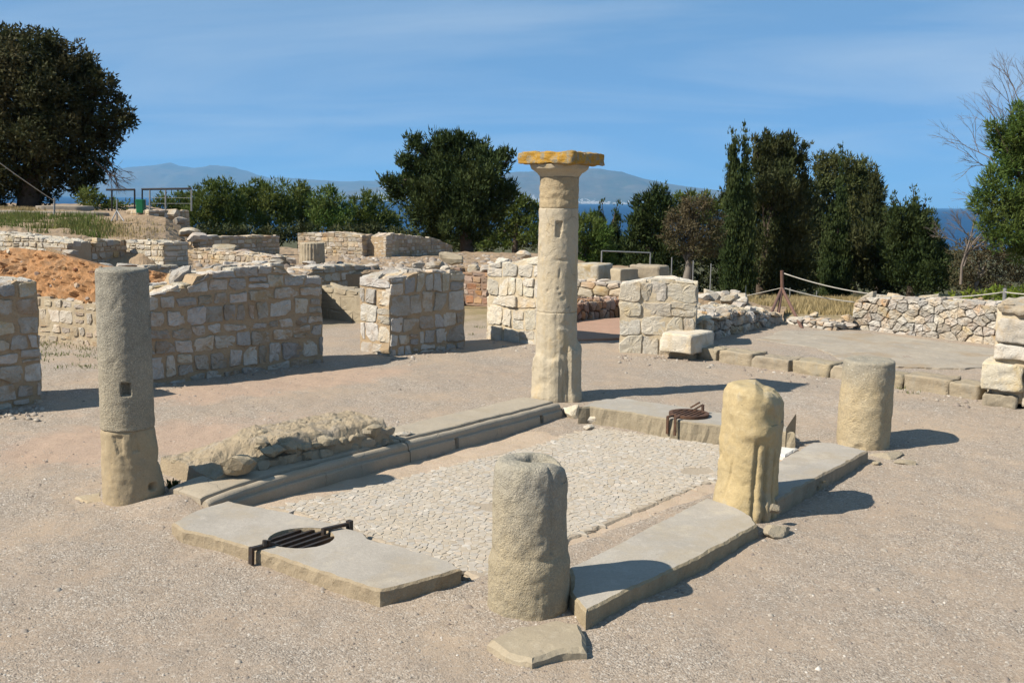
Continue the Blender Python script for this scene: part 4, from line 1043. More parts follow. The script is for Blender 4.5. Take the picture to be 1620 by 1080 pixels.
weed('dry_weed', 'dry brown weed tuft under the edge of the far right slab', G(1282, 775, 0), 60, .10, .14, M['dry_grass'], 5)

# ------------------------------------------------------------------ rubble remains on the moulded kerb
h0, h1 = G(338, 757, .15), G(622, 700, .15); hd = (h1 - h0); hd.z = 0; hl_ = hd.length; hd /= hl_; hn = Vector((-hd.y, hd.x, 0))
heap = thing('rubble_remains', 'low heap of rubble and mortar left on the moulded kerb near the left column', 'rubble', (h0 + h1) / 2 - Vector((0, 0, .1)))
def heap_h(s_, w):
    s_ = np.clip(s_, 0, 1)
    a = .04 + .155 * float(smooth(.02, .42, s_)); b = 1 - .7 * float(smooth(.62, 1.0, w / .80)); fr = float(smooth(-.02, .10, w - .30 * (1 - float(smooth(.2, .45, s_))) ))
    return a * b * (.35 + .65 * fr)
V, F = [], []; NS, NW = 70, 34
for i in range(NS + 1):
    for j in range(NW + 1):
        s_, w = i / NS, .80 * j / NW; p = h0 + hd * hl_ * s_ + hn * w; z = heap_h(s_, w)
        z += .022 * fbm((p.x, p.y, 4), 6, 4) + .012 * fbm((p.x, p.y, 9), 18, 3)
        if j in (0, NW) or i in (0, NS): z = -.12
        V.append(Vector((p.x, p.y, .13 + z)))
F = [(i * (NW + 1) + j, (i + 1) * (NW + 1) + j, (i + 1) * (NW + 1) + j + 1, i * (NW + 1) + j + 1) for i in range(NS) for j in range(NW)]
mesh_obj('core', V, F, M['heap'], heap, smooth_=False)
rr_ = random.Random(5)
spots = []
for i in range(15):
    s_ = .30 + .70 * i / 14; spots.append((s_, rr_.uniform(.03, .06), .07 + .02 * rr_.random(), rr_.uniform(.09, .15)))
for i in range(17):
    s_ = .26 + .74 * i / 16; spots.append((s_, rr_.uniform(.03, .06), -.01, rr_.uniform(.10, .16)))
for i in range(16): spots.append((rr_.uniform(.02, .4), rr_.uniform(.05, .62), None, rr_.uniform(.08, .16)))
for i in range(26): spots.append((rr_.uniform(.3, 1), rr_.uniform(.12, .74), None, rr_.uniform(.05, .12)))
for i, (s_, w, z, sz) in enumerate(spots):
    p = h0 + hd * hl_ * s_ + hn * w; p.z = .13 + (heap_h(s_, w) - sz * .62 if z is None else z - .005)
    boulder('stone', p, (sz * rr_.uniform(.9, 1.4), sz, sz * rr_.uniform(.65, .95)), M['kerb'], heap, 100 + i, 2, .4, rr_.uniform(0, 3), .35)
o = boulder('stone', G(382, 752, .15), (.30, .20, .17), M['kerb'], None, 140, 3, .5, .6, .1); tag(o, 'rounded grey stone lying loose on the kerb in front of the rubble heap', 'stone')
for i, (x, y, sz, lab) in enumerate([(640, 690, (.16, .11, .05), 'flat stone just right of the rubble heap on the kerb')]):
    o = boulder('stone', G(x, y, .15), sz, M['dry_stone'], None, 150 + i, 3, .3, .5, .4); tag(o, lab, 'stone')

# ------------------------------------------------------------------ masonry around the court
def zl(lst, ox, oy, k): return [(ox + a / k, oy + b / k) for a, b in lst]
# long wall left of centre
big_seeds = zl([(100, 560), (215, 575), (360, 555), (510, 560), (540, 460), (680, 455), (860, 425), (985, 405), (1080, 390), (1190, 475), (1330, 480),
    (650, 570), (780, 560), (940, 525), (1070, 500), (100, 700), (215, 710), (360, 712), (490, 690), (410, 640), (570, 640), (640, 665), (735, 655), (810, 645), (950, 640), (1085, 625), (1260, 605),
    (120, 800), (260, 800), (440, 790), (530, 792), (620, 772), (740, 765), (890, 745), (1030, 740), (1130, 755), (1240, 730), (1350, 710),
    (110, 930), (280, 930), (520, 912), (720, 880), (840, 855), (970, 815), (1120, 822), (1260, 822), (1370, 820),
    (660, 962), (770, 962), (870, 922), (950, 900), (978, 938), (1050, 942), (1180, 955), (1330, 945),
    (100, 1060), (230, 1065), (400, 1062), (560, 1062), (690, 1042), (880, 1008), (1050, 1025), (1240, 1035), (1360, 1030)], 200, 340, 4.5) + \
    zl([(650, 640), (755, 640), (870, 620), (960, 612), (640, 700), (750, 692), (840, 668), (930, 650), (1020, 634), (1110, 622), (1200, 607), (1320, 592), (1430, 577), (1510, 568)], 0, 380, 3)
pxwall('rubble_wall', 'long shaded rubble wall with a stepped top behind the left column', 'wall', (205, 619, .08), (511, 573, .1),
       [(205, 470), (232, 468), (262, 462), (266, 455), (304, 452), (309, 433), (350, 430), (374, 424), (400, 420), (430, 418), (452, 418), (455, 434), (475, 436), (511, 438)], .06, .55, big_seeds, seed=2, gap=.012, proud=.008, tcw=.3, rough=.014)
pxwall('rubble_wall', 'shaded wall fragment with a white top block at the left edge', 'wall', (-90, 662, .07), (68, 640, .07), [(-90, 452), (0, 449), (20, 447), (24, 443), (67, 443)], .05, .6,
       zl([(30, 200), (150, 230), (40, 275), (105, 325), (20, 410), (140, 405), (20, 490), (90, 490), (170, 470), (40, 560), (150, 545), (60, 640), (170, 625), (30, 720), (130, 700), (190, 705), (20, 785), (110, 785), (185, 765), (-100, 240), (-90, 340), (-110, 430), (-90, 520), (-100, 620), (-100, 710)], 0, 380, 3), seed=3, stone='wall_stone', gap=.012)
# free-standing pier, lit on its left end
pxwall('rubble_pier', 'square rubble pier right of the long wall, its left end sunlit', 'wall', (617, 564, .09), (734, 548, .1), [(617, 441), (640, 437), (655, 430), (690, 428), (734, 431)], .07, .60,
       zl([(690, 360), (770, 340), (830, 355), (920, 340), (1070, 350), (680, 470), (760, 470), (830, 460), (900, 445), (1000, 440), (1090, 440), (690, 565), (815, 570), (880, 530), (890, 630), (960, 545), (1075, 550), (660, 670), (775, 670), (880, 700), (960, 650), (690, 760), (805, 765), (890, 760), (985, 735), (1085, 700), (690, 860), (780, 860), (845, 835), (900, 820), (970, 815), (1070, 805), (880, 870), (975, 860), (1050, 860), (1110, 860), (620, 890), (740, 880)], 480, 360, 4.5), seed=4, cw=.26, ch=.2, k=1.1)
# wall behind the tall column
pxwall('block_wall', 'pale wall of large grey blocks directly behind the tall column', 'wall', (770, 536, .1), (860, 548, .1), [(770, 420), (790, 415), (815, 414), (830, 408), (860, 408)], .07, .5,
       zl([(950, 470), (960, 580), (1130, 440), (1270, 460), (1140, 560), (1310, 590), (1060, 720), (1220, 720), (1350, 800), (1330, 700), (980, 930), (1100, 860), (1220, 960), (1340, 940), (930, 1050), (1150, 1060), (1330, 1060), (960, 1120), (1150, 1140), (1300, 1130), (1460, 500), (1460, 650), (1450, 800), (1440, 950), (1450, 1100)], 640, 360, 6.75), stone='lime_stone', core='lime_mortar', seed=5, right=False, gap=.006, proud=.010, fill=.15, rh=.22)
o = boulder('stone', G(808, 538, .1), (.30, .22, .20), M['wall_stone'], None, 160, 3, .3, .5, .4); tag(o, 'dark rounded stone at the foot of the wall behind the tall column', 'stone')
# right pier with its base block
pxwall('block_pier', 'sunlit pier of large pale blocks right of the tall column', 'wall', (979, 557, .1), (1098, 562, .1), [(979, 449), (1000, 446), (1020, 445), (1045, 443), (1098, 446)], .08, .52,
       zl([(790, 480), (800, 640), (800, 800), (970, 440), (1095, 430), (1330, 440), (1100, 590), (1260, 600), (1400, 655), (1030, 740), (1030, 850), (1290, 820), (1460, 830), (790, 980), (1060, 1010), (1300, 1000), (790, 1110), (1060, 1120), (1330, 1140)], 880, 390, 6.75), stone='lime_stone', core='lime_mortar', seed=6, left=False, cw=.3, ch=.22, k=1.15, gap=.005, proud=.010, dome=.3, fill=.1, rh=.23)
bA, bB = G(1052, 557, .17), G(1099, 562, .17); be = (bB - bA); be.z = 0; bw = be.length; be /= bw; bn = Vector((be.y, -be.x, 0))
o = block('base_block', bA + be * (bw / 2 + .0) - bn * .22 + Vector((0, 0, .02)), be, -bn, UP, (bw + .04, .66, .235), M['lime_stone'], None, 7, 10, .010, .012)
tag(o, 'squared pale block jutting from the foot of the right pier', 'block')
o = block('base_block', bA + be * (bw / 2 - .02) - bn * .3 - Vector((0, 0, .13)), be, -bn, UP, (bw - .08, .5, .15), M['kerb'], None, 8, 6, .012, .015)
tag(o, 'low brown stone supporting the jutting block of the right pier', 'block')

# kerb stones of the raised room
kxs = [(1101, 1132), (1134, 1187), (1189, 1248), (1250, 1310), (1313, 1352), (1354, 1425), (1428, 1499), (1502, 1549)]
def kerb_y(x): return 566 + (x - 1096) * (633 - 566) / (1556 - 1096)
for i, (a, b) in enumerate(kxs):
    pa, pb = G(a, kerb_y(a), .1), G(b, kerb_y(b), .1); e_ = pb - pa; w_ = e_.length; e_ /= w_; n_ = Vector((e_.y, -e_.x, 0))
    o = block('kerb_stone', (pa + pb) / 2 - n_ * .17 - Vector((0, 0, .06)), e_, -n_, UP, (w_ + .012, .33, .20 + .010 * math.sin(i * 2.3)), M['kerb'], None, 20 + i, 12, .016, .010, 9)
    tag(o, f'kerb stone of the raised room, {("first", "second", "third", "fourth", "fifth", "sixth", "seventh", "eighth")[i]} counted from the right pier', 'kerb stone', 'kerb stones along the raised room')
# wall fragment at the right edge
A_, B_ = G(1550, 640, .1), G(1614, 647, .1); e_ = (B_ - A_).normalized(); n_ = Vector((e_.y, -e_.x, 0))
rw = thing('block_wall', 'stack of large pale blocks at the right edge beside the kerb', 'wall', A_)
def face_block(x0, y0, x1, y1, dep, back, seed, mat='lime_stone', rough=.012):
    ua, zt2 = onplane(x0, y0, A_, B_); ub, zb2 = onplane(x1, y1, A_, B_)
    block('block', A_ + e_ * (ua + ub) / 2 - n_ * (dep / 2 + back) + Vector((0, 0, zb2 - A_.z)), e_, -n_, UP, (ub - ua, dep, zt2 - zb2), M[mat], rw, seed, 12, rough * 1.5, .014, 9)
face_block(1574, 484, 1690, 650, .42, .09, 39, 'lime_mortar', .01); face_block(1550, 621, 1608, 652, .5, .03, 40, 'kerb'); face_block(1550, 573, 1616, 622, .55, 0, 41); face_block(1616, 560, 1690, 655, .5, .05, 45)
face_block(1570, 545, 1640, 574, .5, .04, 42); face_block(1576, 503, 1626, 546, .5, .05, 43); face_block(1578, 479, 1690, 504, .5, .05, 44, 'dry_stone', .03); face_block(1627, 504, 1690, 560, .48, .06, 46)

# dry stone wall at the back of the raised room
pxwall('dry_stone_wall', 'dry stone wall of pale stones with dark joints on the right', 'wall', (1350, 519, .21), (1592, 548, .21), [(1350, 479), (1361, 477), (1362, 469), (1385, 471), (1420, 473), (1450, 474), (1490, 476), (1530, 479), (1592, 484)], .19, .5,
       zl([(285, 185), (415, 200), (210, 225), (275, 235), (495, 220), (585, 240), (580, 190), (680, 192), (680, 245), (760, 200), (850, 210), (810, 262), (990, 232), (1140, 238), (905, 268), (1240, 278), (1330, 262), (335, 262), (1420, 250),
           (230, 300), (400, 278), (360, 330), (515, 315), (680, 297), (775, 303), (945, 308), (1035, 298), (1090, 302), (1160, 298), (1340, 337), (1430, 330), (245, 372), (645, 347), (735, 352), (820, 350), (890, 357), (990, 372), (1120, 367), (1255, 372), (1355, 402), (1440, 400),
           (350, 392), (450, 397), (540, 407), (640, 412), (730, 427), (790, 432), (830, 410), (935, 428), (1055, 442), (1145, 447), (1230, 447), (1325, 452), (1430, 460), (190, 400), (255, 432), (430, 455), (640, 475), (815, 480), (970, 495), (1200, 515), (1350, 525), (1450, 540)], 1320, 440, 5.4),
       stone='dry_stone', core='gap_earth', dry=True, seed=7, gap=.004, proud=.022, k=1.45, right=False, dome=.3, rough=.018, fill=.8)
for i, (x0, x1, y) in enumerate([(1320, 1355, 519), (1326, 1352, 508)]):
    g = G((x0 + x1) / 2, 520, .21); g.z += .12 * i
    o = boulder('stone', g, ((x1 - x0) / 1620 * g.y * 1.15, .22, .15 - .03 * i), M['dry_stone'], None, 170 + i, 3, .22, -.6, .5)
    tag(o, ('pale base stone at the left end of the dry stone wall', 'flat stone on top of the base stone at the left end of the dry wall')[i], 'stone')

# ruined rubble wall behind the right pier
pxwall('ruined_wall', 'tumbled low rubble wall between the right pier and the rope tripod', 'wall', (1112, 541, .2), (1238, 511, .2), [(1112, 505), (1140, 500), (1160, 492), (1190, 490), (1215, 494), (1238, 497)], .18, .85, None,
       stone='dry_stone', core='earth', dry=True, seed=8, cw=.19, ch=.13, gap=.006, proud=.04, dome=.9, rough=.02, tcw=.22)
pile = thing('rubble_pile', 'heap of pale broken stones behind the right pier', 'rubble', at(1130, 505, 17.2))
r2 = random.Random(9)
for i in range(46):
    x = r2.uniform(1092, 1225); lim = 457 + max(0, (x - 1165)) * .95 + max(0, 1115 - x) * .2; y = r2.uniform(lim + 4, lim + 34); Y = 16.6 + (500 - y) * .03 + r2.uniform(-.15, .3)
    p = at(x, y, Y); s_ = r2.uniform(.16, .34)
    boulder('stone', p - Vector((0, 0, s_ * .4)), (s_ * 1.3, s_, s_ * .75), M['dry_stone'], pile, 200 + i, 2, .35, r2.uniform(0, 3), .4)
V, F = [], []
pc = [at(1088, 500, 17.0), at(1238, 508, 17.2), at(1245, 505, 18.6), at(1085, 500, 18.6)]
pc = [Vector((p.x, p.y, .2)) for p in pc]
for i in range(25):
    for j in range(13):
        a = pc[0].lerp(pc[1], i / 24); b = pc[3].lerp(pc[2], i / 24); p = a.lerp(b, j / 12); h = (.24 * (1 - smooth(.15, .95, i / 24)) + .06) * min(1, j / 3) * min(1, (12 - j) / 3 + .3)
        V.append(Vector((p.x, p.y, .12 + float(h) + .05 * fbm(p, 4, 3))))
F = [(i * 13 + j, (i + 1) * 13 + j, (i + 1) * 13 + j + 1, i * 13 + j + 1) for i in range(24) for j in range(12)]
mesh_obj('core', V, F, M['earth'], pile, smooth_=False)
pxwall('footing_wall', 'knee-low line of small stones between the tripod and the dry stone wall', 'wall', (1246, 513, .2), (1318, 523, .2), [(1246, 503), (1280, 506), (1318, 511)], .17, .3, None, stone='dry_stone', core='gap_earth', dry=True, seed=10, cw=.16, ch=.08, gap=.005, proud=.03, tcw=.16, dome=.9)

# room between the tall column and the right pier
o = slab('pink_floor', [G(x, y, .14).xy for x, y in [(880, 538), (1000, 533), (1020, 500), (900, 507), (872, 515)]], .14, .0, M['pink_floor'], M['pink_floor'], None, chip=.01, step=.06); tag(o, kind='structure')
o = slab('lime_floor', [G(x, y, .225).xy for x, y in [(1195, 536), (1230, 524), (1300, 522), (1400, 529), (1560, 549), (1640, 562), (1600, 578), (1520, 582), (1400, 578), (1330, 568), (1290, 550)]], .225, .10, M['lime_floor'], M['lime_floor'], None, chip=.05, step=.07, bevel=.004, undul=.01); tag(o, kind='structure')
pxwall('low_wall', 'low dark wall of upright stones behind the tall column on its right', 'wall', (884, 513, .12), (1000, 497, .12), [(884, 482), (910, 480), (935, 476), (970, 474), (1000, 473)], .1, .4, None, stone='red_stone', core='gap_earth', dry=True, seed=11, cw=.11, ch=.15, gap=.006, proud=.03, k=.8, dome=.9)
pxwall('rubble_wall', 'sunlit dry rubble wall under the squared blocks right of the tall column', 'wall', ('d', 870, 18.3), ('d', 1010, 17.4), [(870, 446), (920, 446), (950, 447), (985, 448), (1010, 449)], .25, .6, None, stone='far_stone', core='gap_earth', dry=True, seed=12, cw=.24, ch=.15, gap=.006, proud=.03, dome=.8)
for i, (x0, x1, y0, y1, Y, lab, mt, dp) in enumerate([(893, 953, 418, 448, 18.4, 'dark squared block behind the tall column, leftmost of three', 'wall_stone', .7), (962, 985, 425, 451, 17.9, 'small narrow squared block between two larger blocks', 'plaster', .4), (986, 1050, 420, 448, 18.2, 'large olive squared block with lichen behind the right pier', 'kerb', .55)]):
    a, b = at(x0, y1, Y + .2), at(x1, y1, Y - .15); e2 = (b - a); e2.z = 0; w2 = e2.length; e2 /= w2; n2 = Vector((e2.y, -e2.x, 0)); hgt = at(x0, y0, Y).z - at(x0, y1, Y).z
    d_ = .75 * w2
    o = block('squared_block', (a + b) / 2 - n2 * dp / 2 + Vector((0, 0, .0)), e2, -n2, UP, (w2 * .8, dp, hgt), M[mt], None, 60 + i, 9, .014, .03); tag(o, lab, 'block')

# ------------------------------------------------------------------ ruins and earth behind the court
def grid_mesh(name, P, mat, parent=None, smooth_=False):
    """P: rows of points"""
    n, m = len(P), len(P[0]); V = [p for r_ in P for p in r_]
    F = [(i * m + j, (i + 1) * m + j, (i + 1) * m + j + 1, i * m + j + 1) for i in range(n - 1) for j in range(m - 1)]
    a, b, c_ = V[F[0][0]], V[F[0][1]], V[F[0][2]]
    if (b - a).cross(c_ - b).z < 0: F = [f[::-1] for f in F]
    return mesh_obj(name, V, F, mat, parent, smooth_)
# terrace of bare earth in the middle distance
tf = [(200, 14.6), (290, 14.8), (480, 15.4), (500, 17.6), (605, 18.6), (640, 18.6), (690, 20.2), (735, 20.7), (775, 20.4), (790, 18.8), (870, 18.8), (900, 19.2), (990, 18.2)]
def terr_z(x, y): return .76 - .0253 * (y - 18) + .10 * float(smooth(-5, -9, x))
P = []
for px in np.arange(200, 1000, 5):
    f0 = interp(tf, px); row = []
    for k, t_ in enumerate([-.02, -.01] + list(np.linspace(0, 1, 42) ** 1.5)):
        Y = f0 + (40 - f0) * max(t_, 0) + (t_ if t_ < 0 else 0); X = ray(px, 400).x / ray(px, 400).y * Y
        z = -.2 if t_ < -.015 else terr_z(X, Y) + .05 * fbm((X, Y, 0), 1.3, 4) + .03 * fbm((X, Y, 5), 5, 3) - (.03 if t_ < .001 else 0)
        if px > 870: z -= .35 * float(smooth(870, 960, px))
        if Y > 33: z -= .25 * (Y - 33)
        row.append(Vector((X, Y, z)))
    P.append(row)
o = grid_mesh('earth_terrace', P, M['earth']); tag(o, kind='structure')
# mound on the left
tab = {-140: [(17.7, 366), (20, 350), (26, 338), (28, 331), (46, 321)], 100: [(17.4, 380), (20, 362), (25, 344), (28, 333), (46, 322)], 170: [(18.4, 384), (21, 366), (25, 348), (28, 336), (46, 323)],
       230: [(18.5, 388), (21, 372), (25, 350), (28, 335), (46, 324)], 262: [(18.6, 400), (22, 378), (26, 350), (29, 338), (46, 332)], 285: [(19, 412), (22, 392), (26, 365), (29, 352), (46, 345)], 318: [(19.5, 424), (23, 404), (27, 390), (30, 384), (46, 372)]}
ks = sorted(tab); P = []
for px in np.arange(-140, 319, 6):
    row = []
    for Y in np.concatenate([[17.2], np.linspace(17.6, 30, 46), np.linspace(31, 46, 10)]):
        vals = []
        for k in ks: vals.append(interp(tab[k], Y) if Y >= tab[k][0][0] else tab[k][0][1] + (tab[k][0][0] - Y) * 30)
        py = float(np.interp(px, ks, vals)); p = at(px, py, Y); p.z += .07 * fbm(p, 1.1, 4) * (1 if Y < 28 else .3) + .03 * fbm(p, 5, 3); row.append(p)
    P.append(row)
o = grid_mesh('earth_mound', P, M['earth']); tag(o, kind='structure')
# orange earth bank with a stone footing
bkA, bkB = G(-60, 524, .1), G(240, 558, .1)
pxwall('retaining_wall', 'lit rubble and plaster wall below the orange earth bank', 'wall', (-60, 524, .1), (240, 558, .1), [(-60, 455), (20, 463), (67, 469), (147, 479), (240, 488)], .06, .3, None, stone='far_stone', core='pale_mortar', seed=14, cw=.2, ch=.14, gap=.02, right=False, left=False)
P = []
topl = [(-60, 394), (0, 397), (30, 392), (75, 397), (110, 407), (160, 419), (240, 428), (310, 440)]
for i, px in enumerate(np.arange(-60, 311, 3)):
    u, z0 = onplane(px, interp([(-60, 456), (240, 490)], px), bkA, bkB); e2 = (bkB - bkA).normalized(); base = bkA + e2 * u; base.z = z0; base += Vector((.05, .08, 0))
    Yt = base.y + .75; tp = at(px, interp(topl, px), Yt); row = [base - Vector((0, 0, .3))]
    for k in range(26):
        t_ = k / 25; p = base.lerp(tp, t_); p.z = base.z + (tp.z - base.z) * t_ ** .85
        d_ = .09 * fbm(p, 3.2, 4) + .07 * fbm(p, 11, 3); p += Vector((-.4, -.8, .2)) * d_; row.append(p)
    for k in range(1, 8): q = Vector((tp.x + k * .1, tp.y + k * .4, tp.z - .09 * k + .03 * fbm(tp, 3, 3))); row.append(q)
    P.append(row)
o = grid_mesh('earth_bank', P, M['orange_earth']); tag(o, kind='structure')
r3 = random.Random(31)
bs = thing('bank_stones', 'small stones stuck in the orange earth bank', 'stones', bkA + Vector((1, .4, .9)))
for i in range(34):
    row = P[r3.randrange(2, len(P) - 2)]; p = row[r3.randrange(2, 26)]; s_ = r3.uniform(.05, .13)
    boulder('stone', p - Vector((0, 0, s_ * .3)), (s_ * 1.2, s_, s_ * .8), M['far_stone'] if r3.random() < .5 else M['red_stone'], bs, 300 + i, 1, .4, r3.uniform(0, 3), .3)

pxwall('low_wall', 'shaded low wall of squared stones just behind the top of the left column', 'wall', ('d', 150, 14.6), ('d', 285, 15.78), [(150, 428), (200, 424), (240, 420), (285, 420)], .4, .35, None, stone='wall_stone', seed=15, cw=.26, ch=.13)
pxwall('whitewashed_wall', 'long sunlit pale wall below the grassy mound on the left', 'wall', ('d', -80, 17.4), ('d', 112, 16.4), [(-80, 364), (0, 369), (60, 375), (112, 385)], .7, .5, None, stone='lime_stone', core='pale_mortar', seed=16, cw=.18, ch=.085, gap=.007, right=False)
pxwall('low_wall', 'shaded return wall running back from the end of the long pale wall', 'wall', ('d', 112, 16.4), ('d', 204, 18.0), [(112, 390), (118, 385), (156, 384), (158, 379), (204, 379)], .7, .4, None, stone='far_stone', seed=17, cw=.2, ch=.09, gap=.007, left=False)
pxwall('low_wall', 'short sunlit wall with a shaded end between the mound and the stepped stones', 'wall', ('d', 200, 18.2), ('d', 262, 17.7), [(200, 381), (230, 381), (262, 384)], .6, .55, None, stone='lime_stone', core='pale_mortar', seed=18, cw=.18, ch=.09, gap=.007)
def dz_(px, py, Y): return at(px, py, Y).z
pxwall('far_wall', 'far brown shaded wall with a straight top left of the fluted drum', 'wall', ('d', 318, 24), ('d', 444, 26), [(318, 379), (332, 374), (444, 372)], dz_(380, 410, 25), .5, None, stone='far_stone', seed=19, cw=.2, ch=.09, tcw=.5, gap=.007)
pxwall('far_wall', 'low sunlit rubble wall in front of the far brown wall', 'wall', ('d', 298, 20.6), ('d', 430, 19.4), [(298, 396), (308, 392), (335, 397), (400, 402), (430, 407)], .55, .5, None, stone='far_stone', core='pale_mortar', seed=20, cw=.16, ch=.08, gap=.007)
pxwall('far_wall', 'long far sunlit wall behind the fluted drum', 'wall', ('d', 473, 27), ('d', 574, 26.3), [(473, 369), (530, 367), (574, 372)], dz_(520, 408, 26.6), .6, None, stone='far_stone', core='pale_mortar', seed=22, cw=.22, ch=.09, gap=.007)
pxwall('far_wall', 'short far sunlit wall end right of the long far wall', 'wall', ('d', 579, 26.6), ('d', 611, 26.2), [(579, 379), (611, 379)], dz_(595, 408, 26.4), .5, None, stone='far_stone', core='pale_mortar', seed=23, cw=.24, ch=.09, gap=.007, right=False)
pxwall('far_wall', 'far brown shaded wall sinking to the right in front of the dark tree', 'wall', ('d', 611, 26.2), ('d', 715, 28.6), [(611, 374), (622, 369), (650, 372), (690, 377), (715, 388)], dz_(640, 408, 27), .5, None, stone='far_stone', seed=24, cw=.22, ch=.09, gap=.007, left=False)
pxwall('low_wall', 'dark shaded wall seen through the gap between long wall and pier', 'wall', ('d', 494, 17.2), ('d', 602, 19.0), [(494, 425), (520, 421), (560, 419), (602, 420)], .1, .5, None, seed=25, cw=.28, ch=.17)
pxwall('plaster_wall', 'low sunlit plastered wall inside the gap between long wall and pier', 'wall', (498, 503, .1), (598, 515, .1), [(498, 452), (535, 455), (555, 460), (598, 463)], .06, .35, None, stone='plaster', core='plaster', seed=26, cw=.3, ch=.25, gap=.004, proud=.003, fill=0)
pxwall('red_wall', 'reddish rubble wall seen between the pier and the wall behind the tall column', 'wall', ('d', 722, 20.3), ('d', 792, 19.6), [(722, 431), (750, 429), (792, 433)], .05, .5, None, stone='red_stone', core='red_stone', seed=27, cw=.22, ch=.12, gap=.012)
pxwall('platform_wall', 'small raised platform wall under the far railing', 'wall', ('d', 241, 26.6), ('d', 304, 27.6), [(241, 333), (270, 332), (304, 333)], .9, 1.0, None, stone='far_stone', seed=28, cw=.24, ch=.11, gap=.007, tcw=.6)
# loose blocks in the middle distance
loose = [(715, 417, 19.4, (.50, .42, .30), 'plaster', 'big pale worn block on the terrace beside the pier top'), (688, 424, 18.6, (.36, .28, .20), 'wall_stone', 'grey rounded stone just left of the big pale worn block'), (660, 424, 18.6, (.34, .28, .16), 'dry_stone', 'flat stone lying above the left part of the pier'),
         (705, 428, 18.4, (.24, .22, .16), 'wall_stone', 'dark stone under the big pale worn block'), (725, 430, 18.4, (.16, .15, .14), 'red_stone', 'small brown stone at the right corner of the pier top'), (752, 430, 20.2, (.34, .28, .22), 'dry_stone', 'grey stone on the reddish wall, left of two'), (768, 430, 20.1, (.28, .26, .20), 'wall_stone', 'dark stone on the reddish wall next to the pale wall'),
         (794, 417, 19.3, (.46, .30, .18), 'lime_stone', 'smooth oval boulder left of the tall column'), (830, 406, 20.5, (.42, .30, .18), 'dry_stone', 'pile-top stone just left of the tall column'), (490, 419, 20.2, (.36, .26, .14), 'wall_stone', 'flat dark stone at the foot of the fluted drum'),
         (355, 427, 17.6, (.52, .30, .12), 'wall_stone', 'dark flat slab lying behind the long wall'), (408, 419, 18.4, (.60, .30, .14), 'wall_stone', 'long dark slab lying on the earth behind the long wall'), (437, 417, 19, (.36, .3, .14), 'wall_stone', 'dark slab end left of the fluted drum'), (462, 415, 19.6, (.26, .22, .15), 'dry_stone', 'grey stone between the dark slabs and the fluted drum'),
         (200, 424, 14.9, (.38, .3, .12), 'wall_stone', 'dark stone on top of the orange bank behind the left column'), (170, 422, 14.8, (.3, .25, .10), 'wall_stone', 'dark flat stone on the orange bank edge'), (222, 426, 15, (.28, .2, .1), 'far_stone', 'small pale stone beside the dark stones on the orange bank'),
         (112, 400, 16, (.34, .25, .10), 'dry_stone', 'grey stone at the foot of the long pale wall'), (355, 399, 21.5, (.7, .4, .22), 'dry_stone', 'grey rubble lump on the low sunlit wall'), (385, 401, 21.5, (.6, .35, .14), 'red_stone', 'brownish rubble lump right of the grey lump'),
         (276, 345, 26, (.4, .35, .3), 'dry_stone', 'topmost stepped stone beside the platform wall'), (284, 354, 25.5, (.4, .4, .26), 'dry_stone', 'second stepped stone below the platform wall'), (300, 372, 24, (.5, .45, .28), 'dry_stone', 'third stepped stone in front of the trees'), (312, 380, 23.5, (.55, .4, .26), 'far_stone', 'lowest stepped stone beside the far brown wall'),
         (1288, 500, 17.6, (.22, .18, .12), 'dry_stone', 'grey stone in the dry grass right of the tripod')]
for i, (x, y, Y, sz, mt, lab) in enumerate(loose):
    p = at(x, y, Y); p.z -= .03
    o = boulder('stone', p, sz, M[mt], None, 400 + i, 3, .28, i * .7, .45); tag(o, lab, 'stone')
# fluted drum
p = at(494, 412, 21); p.z -= .02
t = thing('fluted_drum', 'fluted column drum standing on the earth terrace', 'column drum', p)
shaft('drum', p, [(.26, -.05), (.262, .05), (.255, .30), (.25, .37), (.23, .385), (0, .39)], M['plaster'], t, 120, .014, .008, 7, 44, lambda ph, z: -.014 * (.5 + .5 * math.cos(ph * 24)) * (1 if z < .36 else .4))

# scattered rubble on the terrace and the mound
def scatter(name, label, n, fn, s0, s1, mat, seed):
    r = np.random.default_rng(seed); base = np.array([(1, 0, 0), (0, 1, 0), (-1, 0, 0), (0, -1, 0), (0, 0, .8), (.6, .55, .5), (-.5, -.5, .55)], float)
    fc = np.array([(0, 1, 5), (1, 4, 5), (4, 0, 5), (1, 2, 4), (2, 6, 4), (2, 3, 6), (3, 4, 6), (3, 0, 4)]); VV, FF = [], []
    for i in range(n):
        p = fn(r); s_ = s0 + (s1 - s0) * r.random() ** 2.5; v = base * (1 + .5 * (r.random((7, 3)) - .5)) * s_; a = r.random() * 6.28; ca, sa = math.cos(a), math.sin(a)
        v = np.stack([v[:, 0] * ca - v[:, 1] * sa + p[0], v[:, 0] * sa + v[:, 1] * ca + p[1], v[:, 2] + p[2]], -1); FF.append(fc + len(VV) * 7); VV.append(v)
    o = link(name, fast_mesh(name, np.concatenate(VV), np.concatenate(FF)), mat, smooth_=False); return tag(o, label, 'rubble', kind='stuff')
def f_terr(r):
    px = r.uniform(290, 860); Y = interp(tf, px) + .3 + r.random() ** 2.2 * 9; X = ray(px, 400).x / ray(px, 400).y * Y; return (X, Y, terr_z(X, Y) - .02)
scatter('terrace_rubble', 'small stones strewn over the earth terrace', 1500, f_terr, .02, .10, M['pebble'], 51)
